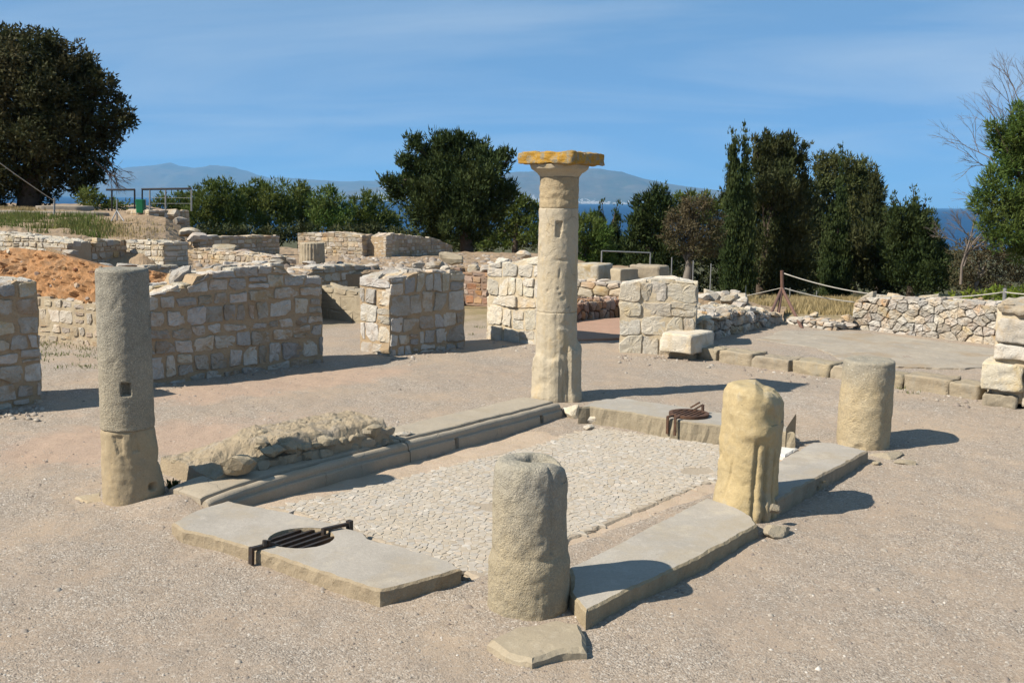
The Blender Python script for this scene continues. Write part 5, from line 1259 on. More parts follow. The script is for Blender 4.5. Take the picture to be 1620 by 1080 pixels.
def f_court_edge(r):
    k = r.integers(0, 6); a, b = [((215, 620), (511, 576)), ((617, 568), (733, 551)), ((770, 540), (850, 551)), ((979, 563), (1090, 566)), ((1110, 572), (1545, 634)), ((-20, 652), (70, 642))][k]; t_ = r.random(); p = G(a[0] + (b[0] - a[0]) * t_, a[1] + (b[1] - a[1]) * t_ + r.exponential(5), .085); return (p.x, p.y, float(ground_z(p.x, p.y)) - .004)
scatter('wall_foot_rubble', 'crumbs of stone along the feet of the courtyard walls', 700, f_court_edge, .008, .035, M['pebble'], 52)

# ------------------------------------------------------------------ ropes, rails, bin
def post(name, p0, p1, r_, mat, parent): V, F = tube([p0, p1], [r_, r_], 8); return mesh_obj(name, V, F, mat, parent, smooth_=False)
def rope(a, b, sag, r_=.009, n=24):
    pts = []
    for i in range(n + 1):
        t_ = i / n; p = a.lerp(b, t_); p.z -= sag * 4 * t_ * (1 - t_); pts.append(p)
    return tube(pts, [r_] * (n + 1), 6)
tp = at(1237, 428, 17.2); tri = thing('tripod_post', 'rusty brown tripod post carrying the rope barrier', 'post', G(1240, 515, .2))
mid_ = at(1237, 456, 17.2)
V, F = tube([at(1237.5, 456, 17.2), tp], [.03, .028], 10); mesh_obj('mast', V, F, M['post'], tri, smooth_=False)
for x, y, Y in ((1210, 519, None), (1229, 513, None), (1269, 520, None)):
    f_ = G(x, y, .20); V, F = tube([f_, mid_], [.024, .026], 10); mesh_obj('leg', V, F, M['post'], tri, smooth_=False)
ep = at(1590, 458, 15.6); gp = Vector((ep.x, ep.y, .2))
o = post('end_post', gp, ep + Vector((0, 0, .02)), .028, M['galv'], None); tag(o, 'short grey post holding the rope at the right edge', 'post')
for a, b, sag, lab in ((at(1239, 432, 17.2), at(1589, 462, 15.6), .22, 'upper pale rope running from the tripod to the right post'), (at(1238, 455, 17.2), at(1352, 478, 17.0), .03, 'lower pale rope from the tripod to the dry stone wall'), (at(1589, 462, 15.6), at(1700, 464, 14), .03, 'short pale rope from the grey post out of the right edge'),
                       (at(1238, 455, 17.2), at(1060, 490, 19), .02, 'thin rope leading left from the tripod past the pier'), (at(-30, 236, 20), at(86, 318, 25.5), .02, 'taut cable coming down from the upper left to a post')):
    V, F = rope(a, b, sag, .010 if 'thin' not in lab else .006); o = mesh_obj('rope', V, F, M['rope']); tag(o, lab, 'rope')
o = post('cable_post', at(86, 342, 25.5), at(86, 313, 25.5), .025, M['galv'], None); tag(o, 'thin grey post at the lower end of the cable', 'post')
gt = thing('gate_frame', 'grey tubular gate frame behind the squared blocks', 'frame', at(990, 440, 25))
a, b = at(952, 397, 25), at(1029, 400, 25.3)
post('post', Vector((a.x, a.y, -.5)), a, .018, M['galv'], gt); post('post', Vector((b.x, b.y, -.6)), b, .018, M['galv'], gt); post('rail', a, b, .016, M['galv'], gt)
for i, (x, y) in enumerate([(1063, 407), (1097, 412), (1125, 417), (1180, 452), (1250, 455), (1292, 460)]):
    Y = 25 + i * .4 if i < 3 else 27 + i; q = at(x, y, Y); o = post('fence_post', Vector((q.x, q.y, gz(q.x, q.y) - .1)), q, .014, M['galv'], None)
    tag(o, ['thin grey fence post left of the brown tree trunk', 'thin grey fence post right of the brown tree trunk', 'thin grey fence post rising over the right pier end', 'low fence post before the cypress trunks', 'low fence post in the dark under the trees', 'short pale post in the grass right of the tripod'][i], 'post', 'fence posts under the trees')
rl = thing('railing', 'dark topped railing on the platform left of the pines', 'railing', at(262, 331, 27.2))
xs_ = [(225, 334), (237, 332), (262, 331), (303, 331)]
for x, y in xs_: post('post', at(x, y + 3, 27.2), at(x, 299, 27.2), .022, M['galv'] if x > 230 else M['dark_rail'], rl)
post('rail', at(224, 299.5, 27.2), at(303, 298.5, 27.2), .028, M['dark_rail'], rl)
for yy in (313, 322): post('wire', at(237, yy, 27.2), at(303, yy, 27.2), .004, M['galv'], rl)
rl = thing('railing', 'dark railing frame beside the big dark tree', 'railing', at(195, 332, 27.6))
for x in (177, 213): post('post', at(x, 334, 27.6), at(x, 300, 27.6), .024, M['dark_rail'], rl)
post('rail', at(168, 300.3, 27.6), at(213.5, 300, 27.6), .028, M['dark_rail'], rl)
p = at(223, 337, 26.8); bn_ = thing('litter_bin', 'green litter bin beside the railing on the mound', 'bin', p)
V, F = [], []
for z, s_ in ((0, .105), (.02, .11), (.30, .12), (.31, .125), (.345, .125), (.35, .10)):
    for k in range(20):
        a = 6.2832 * k / 20; V.append(p + Vector((s_ * max(-.85, min(.85, 1.15 * math.cos(a))), s_ * max(-.85, min(.85, 1.15 * math.sin(a))), z)))
F = [(r_ * 20 + k, r_ * 20 + (k + 1) % 20, (r_ + 1) * 20 + (k + 1) % 20, (r_ + 1) * 20 + k) for r_ in range(5) for k in range(20)] + [tuple(100 + k for k in range(20))]
mesh_obj('body', V, F, M['bin'], bn_, smooth_=False)
for s_ in (-1, 1): post('post', p + Vector((s_ * .12, .03, -.05)), p + Vector((s_ * .12, .03, .36)), .012, M['galv'], bn_)
tri2 = thing('tripod_post', 'small grey tripod post on the mound left of the bin', 'post', at(185, 350, 24))
m2 = at(185, 333, 24)
V, F = tube([at(185, 349, 24), at(185, 316, 24)], [.018, .018], 8); mesh_obj('mast', V, F, M['galv'], tri2, smooth_=False)
for x in (176, 196): V, F = tube([at(x, 350, 23.8), m2], [.014, .014], 8); mesh_obj('leg', V, F, M['galv'], tri2, smooth_=False)
a, b = at(-60, 350, 26.6), at(167, 350, 26.6)
o = block('concrete_edge', Vector(((a.x + b.x) / 2, 26.75, dz_(60, 352, 26.6))), Vector((1, 0, 0)), Vector((0, 1, 0)), UP, (b.x - a.x, .3, dz_(60, 334, 26.6) - dz_(60, 352, 26.6)), M['concrete'], None, 71, 8, .01, .01); tag(o, 'long low concrete edge on top of the mound', 'concrete edge')
a, b = at(56, 334, 29), at(128, 334, 29)
o = block('concrete_plinth', Vector(((a.x + b.x) / 2, 29.5, dz_(90, 335, 29))), Vector((1, 0, 0)), Vector((0, 1, 0)), UP, (b.x - a.x, 1.0, .17), M['concrete'], None, 72, 5, .01, .01); tag(o, 'low concrete plinth in the shade of the big dark tree', 'plinth')

# ------------------------------------------------------------------ trees
def unit(r, n):
    v = r.normal(size=(n, 3)); return v / np.linalg.norm(v, axis=1)[:, None]
def leaf_cloud(blobs, lpx, wpx, cov, r, up=.3, out=.8, jit=.7, clump=.30, core=.25, flat=1.0):
    """blobs: (centre, radius, metres per pixel). One triangle per leaf spray, gathered in clumps over each blob"""
    Vs = []
    for c, R_, m in blobs:
        l, w = lpx * m, wpx * m; n = int(cov * 12.57 * R_ * R_ / (l * w)); rc = max(R_ * clump, .8 * l); nc = max(6, int(2.2 * (R_ / rc) ** 2))
        cd = unit(r, nc); cr = R_ * (.62 + .40 * r.random(nc)); cc = cd * cr[:, None]; cc[:, 2] *= flat
        k = r.integers(0, nc, n); d = unit(r, n); inner = r.random(n) < core
        rad = rc * (.45 + .75 * r.random(n) ** .6) * (.6 + .8 * r.random(nc))[k]
        p = cc[k] + d * rad[:, None]
        p[inner] = unit(r, int(inner.sum())) * (R_ * .75 * r.random(int(inner.sum())) ** .4)[:, None]
        ax = d * out * .6 + cd[k] * out * .4 + r.normal(size=(n, 3)) * jit * .5; ax[:, 2] += up; ax /= np.linalg.norm(ax, axis=1)[:, None]
        sdv = np.cross(ax, unit(r, n)); sdv /= np.linalg.norm(sdv, axis=1)[:, None] + 1e-9
        ll = (l * (.6 + .8 * r.random(n)))[:, None]; ww = (w * (.6 + .7 * r.random(n)))[:, None] * .5
        p = p + np.array(c)[None]
        Vs.append(np.stack([p - sdv * ww, p + sdv * ww, p + ax * ll], 1))
    V = np.concatenate(Vs); return V.reshape(-1, 3), np.arange(len(V) * 3).reshape(-1, 3)
def tree(name, label, Y, foot, blobs, mat, lpx=6, wpx=2.6, cov=2.2, seed=1, bark='bark', trunk_r=.16, limbs=True, spread=1.0, cat='tree', group=None, top=None, grow=1.0, **kw):
    """foot = (px, py) of the trunk foot at distance Y; blobs = (px, py, radius px[, depth shift])"""
    r = np.random.default_rng(seed); m = Y / FPX; f_ = at(foot[0], foot[1], Y); root = thing(name, label, cat, f_, group)
    bl = []
    for b in blobs:
        R_ = b[2] * m * grow; dy = b[3] if len(b) > 3 else float(r.uniform(-.5, .5)) * R_ * spread
        p = at(b[0], b[1], Y + dy); bl.append((np.array(p), R_, m))
    V, F = leaf_cloud(bl, lpx, wpx, cov, r, **kw)
    me = fast_mesh('crown', V - np.array(f_)[None], F); o = link('crown', me, M[mat], root, f_, smooth_=False)
    cx = sum(b[0] for b in bl) / len(bl); tops = max(b[0][2] for b in bl)
    tz = top if top is not None else f_.z + (cx[2] - f_.z) * 1.1
    path = []; n = 8
    for i in range(n + 1):
        t_ = i / n; path.append(Vector((f_.x + (cx[0] - f_.x) * t_ ** 1.6 + .12 * fbm((seed, t_ * 2, 0), 1, 2), f_.y + (cx[1] - f_.y) * t_, f_.z - .3 + (tz - f_.z + .3) * t_)))
    parts = [tube(path, [trunk_r * (1.25 - .9 * i / n) for i in range(n + 1)], 9)]
    V, F = parts[0]; mesh_obj('trunk', V, F, M[bark], root)
    if limbs:
        Ls = []
        for b in bl:
            s_ = path[3 + int(r.integers(0, 4))]; e_ = Vector(b[0]); k = s_.lerp(e_, .5) + Vector((0, 0, .1 * (e_ - s_).length)); Ls.append(tube([s_, k, e_], [trunk_r * .35, trunk_r * .24, trunk_r * .08], 5, False))
        V, F = merge(Ls); mesh_obj('limbs', V, F, M[bark], root)
    return root
def spire(cx, top, base, w, n=9, p=.75):
    n = int(n * 1.7)
    """stack of shrinking blobs: a columnar cypress"""
    out = []
    for i in range(n):
        t_ = i / (n - 1); y = base + (top - base) * t_; rr = w * max(.16, (1 - t_) ** p) * (1 if t_ > .12 else .85); out.append((cx + 2 * math.sin(i * 2.1 + cx), y + rr * .6, rr))
    return out
CY = dict(up=1.5, out=.55, jit=.5, clump=.28)
# big dark tree on the left
tree('oak_tree', 'huge dark round tree filling the upper left corner', 37, (45, 322), [(40, 130, 80), (-40, 140, 90), (105, 150, 62), (150, 185, 45), (60, 215, 80), (140, 235, 40), (-60, 230, 90), (15, 270, 52), (95, 265, 45), (192, 186, 22), (160, 138, 30), (118, 105, 38), (62, 82, 38), (0, 84, 44), (-60, 80, 50), (172, 215, 26), (205, 190, 10), (190, 160, 12), (150, 275, 20), (130, 290, 20), (-30, 300, 40), (60, 300, 30), (20, 62, 18), (88, 78, 20), (140, 112, 16)],
     'lf_oak', 6.5, 3.6, 2.3, 3, trunk_r=.35, up=.15, out=.8, jit=1.0, clump=.20, core=.42)
# dead twigs hanging under its right side
def twigs(name, label, starts, mat, seed, parent=None, cat='branches'):
    r = random.Random(seed); Ls = []
    def grow(p, d, l, rad, dep):
        e = p + d * l; mid2 = p.lerp(e, .5) + Vector((r.uniform(-1, 1), r.uniform(-1, 1), r.uniform(-1, 1))) * l * .07
        Ls.append(tube([p, mid2, e], [rad, rad * .8, rad * .6], 4, False))
        if dep <= 0: return
        for _ in range(r.choice((2, 3, 3))):
            nd = (d + Vector((r.uniform(-1, 1), r.uniform(-1, 1), r.uniform(-.7, .9))) * .55).normalized(); grow(p.lerp(e, r.uniform(.45, 1)), nd, l * r.uniform(.6, .85), rad * .62, dep - 1)
    for p, d, l, rad, dep in starts: grow(p, Vector(d).normalized(), l, rad, dep)
    V, F = merge(Ls); o = mesh_obj(name, V, F, M[mat], parent)
    if parent is None: tag(o, label, cat)
    return o
oak = bpy.data.objects['oak_tree']
twigs('dead_twigs', None, [(at(150, 255, 36), (1, 0, -.75), .7, .03, 4), (at(160, 240, 36.2), (.8, -.2, -.9), .6, .025, 4), (at(165, 262, 36), (.6, .1, -1), .5, .022, 4)], 'dead_twig', 8, oak)
# pines in the middle distance
PN = dict(up=.55, out=.8, jit=.7, clump=.30)
pines = [(340, [(330, 318, 30), (360, 312, 26), (318, 345, 30), (352, 345, 30), (372, 335, 24), (335, 295, 12)], 'first rounded pine left in the row, beside the railing'), (425, [(405, 318, 28), (432, 312, 26), (395, 345, 30), (430, 345, 32), (452, 330, 22), (410, 298, 12), (385, 312, 18)], 'second rounded pine in the row'), (475, [(470, 312, 22), (488, 325, 22), (468, 340, 28), (490, 348, 24), (478, 298, 10)], 'third narrow pine in the row, behind the long far wall'),
         (520, [(515, 322, 24), (535, 335, 26), (510, 350, 24), (540, 358, 22), (522, 304, 10)], 'fourth pine in the row with bright needles'), (585, [(575, 330, 24), (600, 338, 24), (562, 350, 24), (592, 360, 26), (618, 352, 18), (580, 310, 9)], 'fifth pine in the row next to the large dark tree'), (262, [(255, 318, 10), (272, 322, 12), (290, 326, 14), (282, 312, 8), (245, 324, 8), (300, 320, 12), (270, 335, 14), (295, 345, 16)], 'low far pine seen through the railing')]
for i, (x, b, lab) in enumerate(pines):
    tree('pine_tree', lab, 56 + 2 * (i % 3) + (6 if i == 5 else 0), (x, 392), b, 'lf_pine' if i != 3 else 'lf_pine_near', 6, 2.4, 2.2, 20 + i, trunk_r=.14, group='pines in the middle distance', **PN)
tree('shrub', 'dark undergrowth at the foot of the row of pines', 50, (480, 398), [(x, 374 + 5 * math.sin(x * .37), 17) for x in range(312, 660, 20)] + [(x, 384 + 3 * math.sin(x * .5), 13) for x in range(660, 870, 18)], 'lf_cyp2', 6, 3.2, 1.9, 39, limbs=False, trunk_r=.04, cat='undergrowth')
# large dark tree in the centre
tree('cypress_tree', 'large dark spreading conifer left of the tall column', 34, (740, 397), [(690, 260, 38), (730, 255, 38), (655, 270, 26), (770, 270, 30), (790, 255, 16), (640, 300, 26), (690, 310, 46), (740, 310, 44), (785, 310, 28), (805, 305, 16), (665, 335, 30), (715, 350, 36), (765, 345, 30), (620, 290, 12), (608, 286, 8), (655, 230, 14), (700, 228, 16), (725, 225, 14), (762, 240, 14), (798, 240, 9), (812, 246, 6), (640, 255, 12), (690, 372, 20), (740, 372, 18), (655, 218, 6), (728, 216, 6), (812, 302, 8)],
     'lf_cyp', 7, 3.0, 2.9, 40, grow=1.10, core=.38, trunk_r=.2, up=.7, out=.9, jit=.6, clump=.24)
tree('pine_tree', 'dark bush behind the trunk between the central conifer and the tall column', 40, (815, 400), [(800, 345, 24), (825, 340, 24), (840, 365, 24), (800, 375, 22), (770, 380, 18), (825, 320, 14), (845, 335, 14)], 'lf_pine', 6, 2.5, 2.1, 41, trunk_r=.12, **PN)
tree('shrub', 'low scrub under the large central conifer', 44, (690, 400), [(640, 380, 14), (665, 385, 14), (690, 388, 14), (715, 388, 12), (745, 385, 14), (775, 388, 12), (620, 378, 14), (590, 378, 12)], 'lf_pale', 6, 2.8, 2.0, 42, limbs=False, trunk_r=.05, cat='shrub')
# right of the column
tree('pine_tree', 'bright green bushy pine just right of the tall column', 33, (925, 440), [(925, 365, 24), (905, 375, 22), (945, 372, 22), (920, 400, 26), (950, 405, 24), (935, 345, 12), (912, 352, 12), (905, 425, 20), (940, 430, 22)], 'lf_pine_near', 7, 2.2, 2.1, 43, trunk_r=.1, **PN)
tree('cypress_tree', 'small dark pointed conifer behind the bright bushy pine', 38, (962, 440), spire(950, 318, 400, 16, 6) + spire(975, 322, 400, 18, 6) + [(962, 390, 24), (975, 415, 26), (990, 425, 22)], 'lf_cyp', 5, 2.2, 2.4, 44, trunk_r=.1, **CY)
tree('cypress_tree', 'dense dark conifer before the sea, right of the gate frame posts', 36, (1030, 445), [(1030, 320, 14), (1045, 316, 14), (1015, 335, 16), (1040, 345, 26), (1010, 360, 20), (1035, 380, 30), (1005, 395, 22), (1045, 410, 30), (1015, 425, 26), (1060, 335, 16), (1035, 303, 8), (1010, 318, 6), (1050, 302, 6)], 'lf_cyp', 7, 2.8, 2.9, 45, grow=1.10, core=.38, trunk_r=.14, up=.8, out=.8, jit=.6, clump=.26)
tree('pine_tree', 'green crown peeping over the brown tree', 40, (1090, 450), [(1075, 318, 14), (1095, 316, 14), (1115, 320, 14), (1130, 330, 14), (1085, 335, 18), (1110, 345, 20)], 'lf_pine', 6, 2.5, 2.0, 46, trunk_r=.12, **PN)
tree('tamarisk_tree', 'brownish half dry tree with a pale slanting trunk', 29, (1086, 452), [(1085, 345, 24), (1105, 340, 22), (1065, 365, 20), (1095, 370, 28), (1125, 365, 22), (1070, 385, 18), (1100, 390, 22), (1125, 390, 18), (1115, 320, 14), (1090, 322, 14), (1060, 345, 12), (1135, 345, 12)], 'lf_brown', 5.5, 1.8, 1.3, 47, 'bark_grey', .11, up=.3, out=.8, jit=1.2, clump=.3)
tree('cypress_tree', 'tall twin-topped green column cypress', 34, (1172, 474), spire(1160, 208, 455, 21, 13, .42) + spire(1179, 197, 455, 17, 15, .55), 'lf_cyp', 5.5, 2.2, 2.9, 48, grow=1.10, core=.38, trunk_r=.12, limbs=False, up=2.2, out=.5, jit=.4, clump=.3)
tree('cypress_tree', 'broad black-green cypress with a ragged top right of the column cypress', 35.5, (1205, 470), [(1225, 235, 16), (1245, 232, 14), (1205, 235, 12), (1210, 262, 22), (1245, 262, 24), (1225, 295, 34), (1255, 305, 26), (1205, 320, 26), (1235, 345, 36), (1262, 355, 26), (1210, 380, 30), (1245, 395, 36), (1215, 425, 28), (1255, 435, 32), (1270, 330, 18), (1268, 250, 8), (1272, 232, 6), (1195, 222, 6), (1215, 216, 7), (1252, 220, 7), (1240, 218, 5), (1225, 455, 20)] + spire(1197, 214, 260, 7, 5) + spire(1214, 207, 260, 8, 5) + spire(1238, 210, 255, 7, 5) + spire(1254, 212, 260, 8, 5) + spire(1271, 224, 290, 7, 6), 'lf_cyp2', 7, 2.8, 2.9, 49, grow=1.10, core=.38, trunk_r=.16, up=.9, out=.8, jit=.6, clump=.24)
tree('pine_tree', 'pale olive round pine behind the thin cypress', 46, (1330, 480), [(1300, 262, 16), (1320, 258, 14), (1345, 268, 22), (1370, 280, 20), (1305, 290, 20), (1340, 300, 32), (1378, 310, 22), (1300, 325, 24), (1345, 340, 34), (1290, 355, 24), (1380, 345, 24), (1320, 380, 30), (1300, 420, 30), (1350, 420, 34)], 'lf_pale', 6, 2.5, 2.9, 50, grow=1.10, core=.38, trunk_r=.16, **PN)
tree('cypress_tree', 'thin dark spire cypress in front of the olive pine', 38, (1330, 475), spire(1331, 232, 455, 17, 15, .8) + spire(1312, 330, 455, 18, 7, .5), 'lf_cyp', 5, 2.2, 2.9, 51, grow=1.10, core=.38, trunk_r=.1, limbs=False, **CY)
tree('cypress_tree', 'dark conifer left of the three-pointed conifers on the right', 38, (1390, 478), [(1385, 300, 10), (1380, 330, 18), (1390, 355, 22), (1370, 380, 26), (1395, 400, 28), (1365, 420, 28), (1395, 440, 26), (1386, 282, 6)] + spire(1385, 270, 340, 11, 6), 'lf_cyp2', 7, 2.8, 2.9, 52, grow=1.10, core=.38, trunk_r=.12, up=.9, out=.8, jit=.6, clump=.25)
tree('cypress_tree', 'dark conifer with three points near the sea horizon', 36.5, (1440, 478), spire(1414, 305, 380, 13, 6) + spire(1447, 297, 380, 15, 7) + spire(1463, 315, 390, 12, 5) + [(1430, 350, 26), (1460, 360, 24), (1420, 385, 32), (1460, 395, 32), (1485, 410, 20), (1430, 425, 34), (1470, 435, 30), (1495, 440, 14)], 'lf_cyp', 5.5, 2.4, 2.9, 53, grow=1.10, core=.38, trunk_r=.14, up=.9, out=.8, jit=.6, clump=.25)
tree('cypress_tree', 'dark back row of conifers closing the gaps in the right-hand wood', 45, (1360, 485), [(1150, 320, 22), (1190, 330, 26), (1278, 300, 16), (1285, 335, 22), (1290, 370, 26), (1280, 405, 28), (1200, 380, 30), (1398, 345, 16), (1402, 375, 22), (1395, 405, 26), (1478, 385, 16), (1482, 410, 20), (1440, 390, 26), (1350, 390, 30), (1240, 400, 30), (1140, 370, 24), (1130, 400, 26)], 'lf_cyp2', 6, 2.8, 2.4, 153, trunk_r=.12, core=.4, up=.9, out=.8, jit=.6, clump=.26)
# undergrowth that closes the wood towards the ground
tree('shrub', 'dark undergrowth along the foot of the right-hand trees', 41, (1300, 480), [(x, 445 + 6 * math.sin(x * .3), 20) for x in range(960, 1520, 26)] + [(x, 415 + 8 * math.sin(x * .21), 22) for x in range(980, 1480, 30)], 'lf_cyp2', 7, 3.4, 1.8, 54, limbs=False, trunk_r=.05, cat='undergrowth')
tree('shrub', 'brown and green scrub right of the conifers below the bare tree', 34, (1530, 478), [(1520, 400, 20), (1545, 390, 20), (1570, 400, 22), (1595, 410, 24), (1520, 430, 22), (1550, 430, 24), (1590, 440, 26), (1620, 430, 26), (1525, 455, 18), (1560, 455, 18)], 'lf_brown', 5.5, 2.2, 1.1, 55, 'bark_grey', .1, cat='shrub', up=.3, out=.8, jit=1.1)
twigs('dead_tree', 'grey leafless tangle of branches left of the right-hand pine', [(at(1520, 450, 33), (.1, 0, 1), 1.2, .05, 2)] + [(at(1525 + 8 * k, 400 - 4 * k, 33), ((-1) ** k * .8, 0, .35 + .1 * k), .6, .02, 4) for k in range(6)], 'twig', 21, cat='dead tree')
tree('pine_tree', 'near bright green pine at the right edge', 23, (1660, 520), [(1600, 215, 28), (1630, 200, 34), (1580, 225, 18), (1590, 265, 26), (1620, 255, 34), (1565, 290, 20), (1555, 320, 20), (1590, 315, 32), (1630, 310, 40), (1560, 350, 18), (1595, 360, 30), (1635, 365, 36), (1615, 395, 22), (1575, 380, 16), (1660, 260, 50), (1680, 340, 60), (1612, 180, 14), (1575, 200, 12)], 'lf_pine_near', 8, 2.2, 2.3, 56, trunk_r=.16, top=at(1660, 220, 23).z, up=.5, out=.9, jit=.6, clump=.26)
twigs('bare_tree', 'pale leafless tree behind the right-hand pine', [(at(1650, 480, 27), (-.06, 0, 1), 3.0, .09, 0), (at(1632, 300, 27), (-.8, 0, .5), 1.05, .026, 5), (at(1630, 280, 27), (-.55, .1, .85), 1.05, .026, 5), (at(1628, 240, 27), (-.2, 0, 1), 1.1, .026, 5), (at(1640, 340, 27), (-.95, 0, .18), 1.1, .022, 4), (at(1625, 220, 27), (-.6, 0, .8), .9, .022, 5), (at(1650, 345, 27), (-.05, 0, 1), 1.9, .05, 2)], 'twig', 12, cat='bare tree')
tree('hedge', 'low yellow-green creeping hedge behind the dry stone wall', 17.4, (1560, 490), [(1490, 478, 9), (1510, 476, 10), (1530, 473, 11), (1552, 470, 12), (1575, 468, 14), (1598, 468, 15), (1620, 468, 16), (1640, 468, 18)], 'lf_hedge', 8, 5, 1.6, 57, limbs=False, trunk_r=.02, cat='hedge', up=.4, jit=1.0)
tree('shrub', 'small green bush at the foot of the big dark tree beside the railing', 32, (175, 335), [(150, 318, 14), (168, 322, 12), (182, 325, 9), (195, 326, 7), (140, 310, 16)], 'lf_pine', 6, 3, 2.0, 58, limbs=False, trunk_r=.03, cat='shrub')

for o in COL.objects:
    if o.get('category') == 'undergrowth' or 'back row of conifers' in o.get('label', ''): o['kind'] = 'stuff'
# grass on the mound, dry grass on the right, weeds in the left room
def blades(name, label, pts, h0, h1, mat, seed, w=.02):
    r = np.random.default_rng(seed); P = np.array(pts); n = len(P); a = r.random(n) * 6.283; l = h0 + (h1 - h0) * r.random(n) ** 1.5; b = np.stack([np.cos(a), np.sin(a), 0 * a], -1)
    ww = (w * (.6 + .8 * r.random(n)))[:, None] * np.stack([-np.sin(a), np.cos(a), 0 * a], -1); tip = P + b * (l * r.random(n) * .7)[:, None]; tip[:, 2] += l
    V = np.stack([P - ww, P + ww, tip], 1).reshape(-1, 3); o = link(name, fast_mesh(name, V, np.arange(3 * n).reshape(-1, 3)), mat, smooth_=False); return tag(o, label, 'grass', kind='stuff')
def mound_z(px, Y):
    vals = [interp(tab[k], Y) if Y >= tab[k][0][0] else tab[k][0][1] for k in ks]; return at(px, float(np.interp(px, ks, vals)), Y)
rg = random.Random(77); pts = []
for c_ in range(420):
    px, Y = rg.uniform(-60, 170), rg.uniform(19.0, 26.2)
    if fbm((px * .045, Y * .8, 0), 1, 3) < .05: continue
    q = mound_z(px, Y)
    for k in range(60): pts.append((q.x + rg.gauss(0, .16), q.y + rg.gauss(0, .16), q.z - .03))
blades('mound_grass', 'green grass and weeds growing over the mound on the left', pts, .04, .22, M['grass'], 61, .010)
pts = []
for c_ in range(60):
    px, Y = rg.uniform(150, 260), rg.uniform(19.2, 25); q = mound_z(px, Y)
    for k in range(30): pts.append((q.x + rg.gauss(0, .14), q.y + rg.gauss(0, .14), q.z - .02))
for c_ in range(90):
    px, Y = rg.uniform(-60, 60), rg.uniform(27.5, 31); q = mound_z(px, Y)
    for k in range(50): pts.append((q.x + rg.gauss(0, .2), q.y + rg.gauss(0, .2), q.z - .02))
blades('dry_tufts', 'dry straw-coloured tufts on the mound', pts, .03, .15, M['dry_grass'], 62, .010)
pts = []
for c_ in range(420):
    px = rg.uniform(1170, 1360); Y = rg.uniform(18.2, 33); q = at(px, 480, Y); z = gz(q.x, q.y)
    for k in range(34): pts.append((q.x + rg.gauss(0, .25), q.y + rg.gauss(0, .25), z - .02))
blades('dry_grass', 'dry grass on the open ground before the right-hand trees', pts, .04, .16, M['dry_grass'], 63, .012)
pts = []
for c_ in range(46):
    px, py = rg.uniform(66, 150), 540 + 42 * rg.random() ** 1.6; q = G(px, py, .1)
    for k in range(30): pts.append((q.x + rg.gauss(0, .07), q.y + rg.gauss(0, .07), .08))
for (px, py) in ((760, 518), (745, 530), (1105, 0), (1425, 613), (1442, 622), (1345, 502), (1470, 530)):
    if py == 0: continue
    q = G(px, py, .1 if px < 1340 else .2)
    if px in (1425, 1442): q = G(px, py, .1)
    for k in range(40): pts.append((q.x + rg.gauss(0, .05), q.y + rg.gauss(0, .05), q.z - .02))
blades('green_weeds', 'small green weeds in the left room and along the wall feet', pts, .02, .07, M['grass'], 64, .008)

# ------------------------------------------------------------------ sea, far coast, air
t = NT('sea'); n_ = t.noise(.02, 6, .65); c_ = t.mix(t.rng(n_, .35, .65), (.012, .060, .155), (.018, .080, .19))
t.bsdf(c_, .6, t.bump(t.noise(.25, 4, .7), .6, .8), .12); M['sea'] = t.m
SEA = -14.0
V = [(0, 300, SEA)]; F = []
rad = [0, 800, 3000, 9000, 20000, 34000]
V, F = [Vector((0, 300, SEA))], []
for q in rad[1:]:
    for k in range(96): V.append(Vector((q * math.cos(6.2832 * k / 96), 300 + q * math.sin(6.2832 * k / 96), SEA)))
for k in range(96): F.append((0, 1 + k, 1 + (k + 1) % 96))
for r_ in range(len(rad) - 2):
    for k in range(96): a = 1 + r_ * 96 + k; b = 1 + r_ * 96 + (k + 1) % 96; F.append((a, a + 96, b + 96, b))
o = mesh_obj('sea', V, F, M['sea'], centre=False); tag(o, kind='structure')
t = NT('hill_scrub'); n_ = t.noise(.0012, 7, .65); c_ = t.mix(t.rng(n_, .38, .62), (.055, .060, .032), (.13, .105, .065)); c_ = t.mix(t.rng(t.noise(.006, 5, .6), .55, .7, 0, .6), c_, (.16, .13, .09))
t.bsdf(c_, .95, t.bump(t.noise(.01, 6, .7), .5, 20)); M['hill'] = t.m
def ridge(name, Y, prof, depth, seed, amp):
    P = []
    for px in np.arange(prof[0][0], prof[-1][0], 2.5):
        crest = at(px, interp(prof, px), Y); X = crest.x / Y; H_ = crest.z - SEA; row = []
        for k in range(26):
            t_ = k / 25; y = Y - depth * (1 - t_); h = H_ * float(smooth(-.08, 1.0, t_)) ** 1.25
            x = X * Y; q = Vector((x, y, SEA - 4 + h)); q.z += amp * H_ * fbm((x * .001, y * .0011, seed), 1.3, 6) * math.sin(math.pi * min(1, t_ * 1.05)) + amp * .22 * H_ * fbm((x * .004, y * .004, seed), 1, 3) * (1 if k > 2 else 0)
            row.append(q)
        row.append(Vector((X * Y, Y + depth * .7, SEA - 6))); P.append(row)
    o = grid_mesh(name, P, M['hill'], smooth_=True); return tag(o, kind='structure')
ridge('hills', 21000, [(-700, 300), (-300, 288), (0, 280), (120, 276), (190, 268), (230, 264), (262, 261), (275, 258.5), (290, 264), (315, 266), (345, 261), (375, 266), (400, 274), (430, 282), (450, 281), (480, 283), (540, 287), (600, 286), (680, 290), (800, 296), (950, 306), (1100, 318)], 5000, 3, .16)
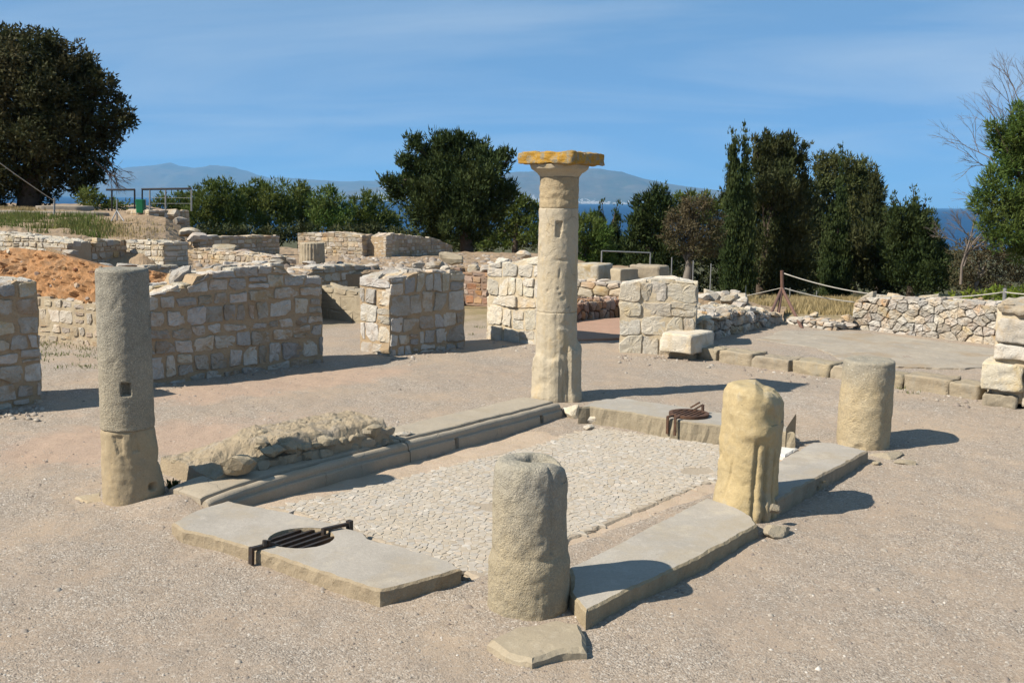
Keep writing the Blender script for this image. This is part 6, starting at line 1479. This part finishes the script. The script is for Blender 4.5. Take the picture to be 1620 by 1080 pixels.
ridge('hills', 15500, [(430, 316), (520, 308), (580, 298), (640, 291), (700, 284), (760, 276), (810, 273), (850, 271), (900, 268), (945, 267), (980, 272), (1010, 281), (1050, 290), (1090, 296), (1130, 301), (1160, 307), (1200, 316), (1235, 328)], 3800, 9, .15)
# the white town on the far shore: specks that read as one mass
rt = random.Random(5); Vt, Ft = [], []
for i in range(260):
    px = rt.choice([rt.gauss(835, 16), rt.gauss(860, 22), rt.gauss(940, 14), rt.gauss(925, 20), rt.gauss(600, 14), rt.uniform(780, 1000)])
    up_ = abs(rt.gauss(0, .35)); Y = 11750 + up_ * 900; q = at(px, 320, Y); z = SEA + 6 + up_ * 62 * (2.2 if px < 880 else 1); w_, d_, h_ = rt.uniform(5, 18), rt.uniform(6, 16), rt.uniform(4, 11); b0 = len(Vt)
    for zz in (z - 20, z + h_):
        for a, b in ((-1, -1), (1, -1), (1, 1), (-1, 1)): Vt.append(Vector((q.x + a * w_, Y + b * d_, zz)))
    Ft += [tuple(b0 + k for k in f) for f in ((4, 5, 6, 7), (0, 1, 5, 4), (1, 2, 6, 5), (2, 3, 7, 6), (3, 0, 4, 7))]
o = mesh_obj('far_town', Vt, Ft, plain('white_walls', (.8, .79, .76), .9), smooth_=False); tag(o, 'white houses of a far town along the foot of the hills', 'town', kind='stuff')
# air
t = NT('haze_air'); pv = t.n('ShaderNodeVolumePrincipled'); pv.inputs['Color'].default_value = (.24, .57, 1, 1); pv.inputs['Density'].default_value = 4.6e-5; pv.inputs['Anisotropy'].default_value = 0
t.l(pv.outputs[0], t.out.inputs['Volume'])
hx, y0_, y1_, z0_, z1_ = 36000, -36000, 36000, -30, 840
V = [Vector((a, b, c_)) for c_ in (z0_, z1_) for a, b in ((-hx, y0_), (hx, y0_), (hx, y1_), (-hx, y1_))]
o = mesh_obj('haze', V, [(0, 3, 2, 1), (4, 5, 6, 7), (0, 1, 5, 4), (1, 2, 6, 5), (2, 3, 7, 6), (3, 0, 4, 7)], t.m, smooth_=False, centre=False); tag(o, 'thin summer haze over the bay', 'haze', kind='stuff')
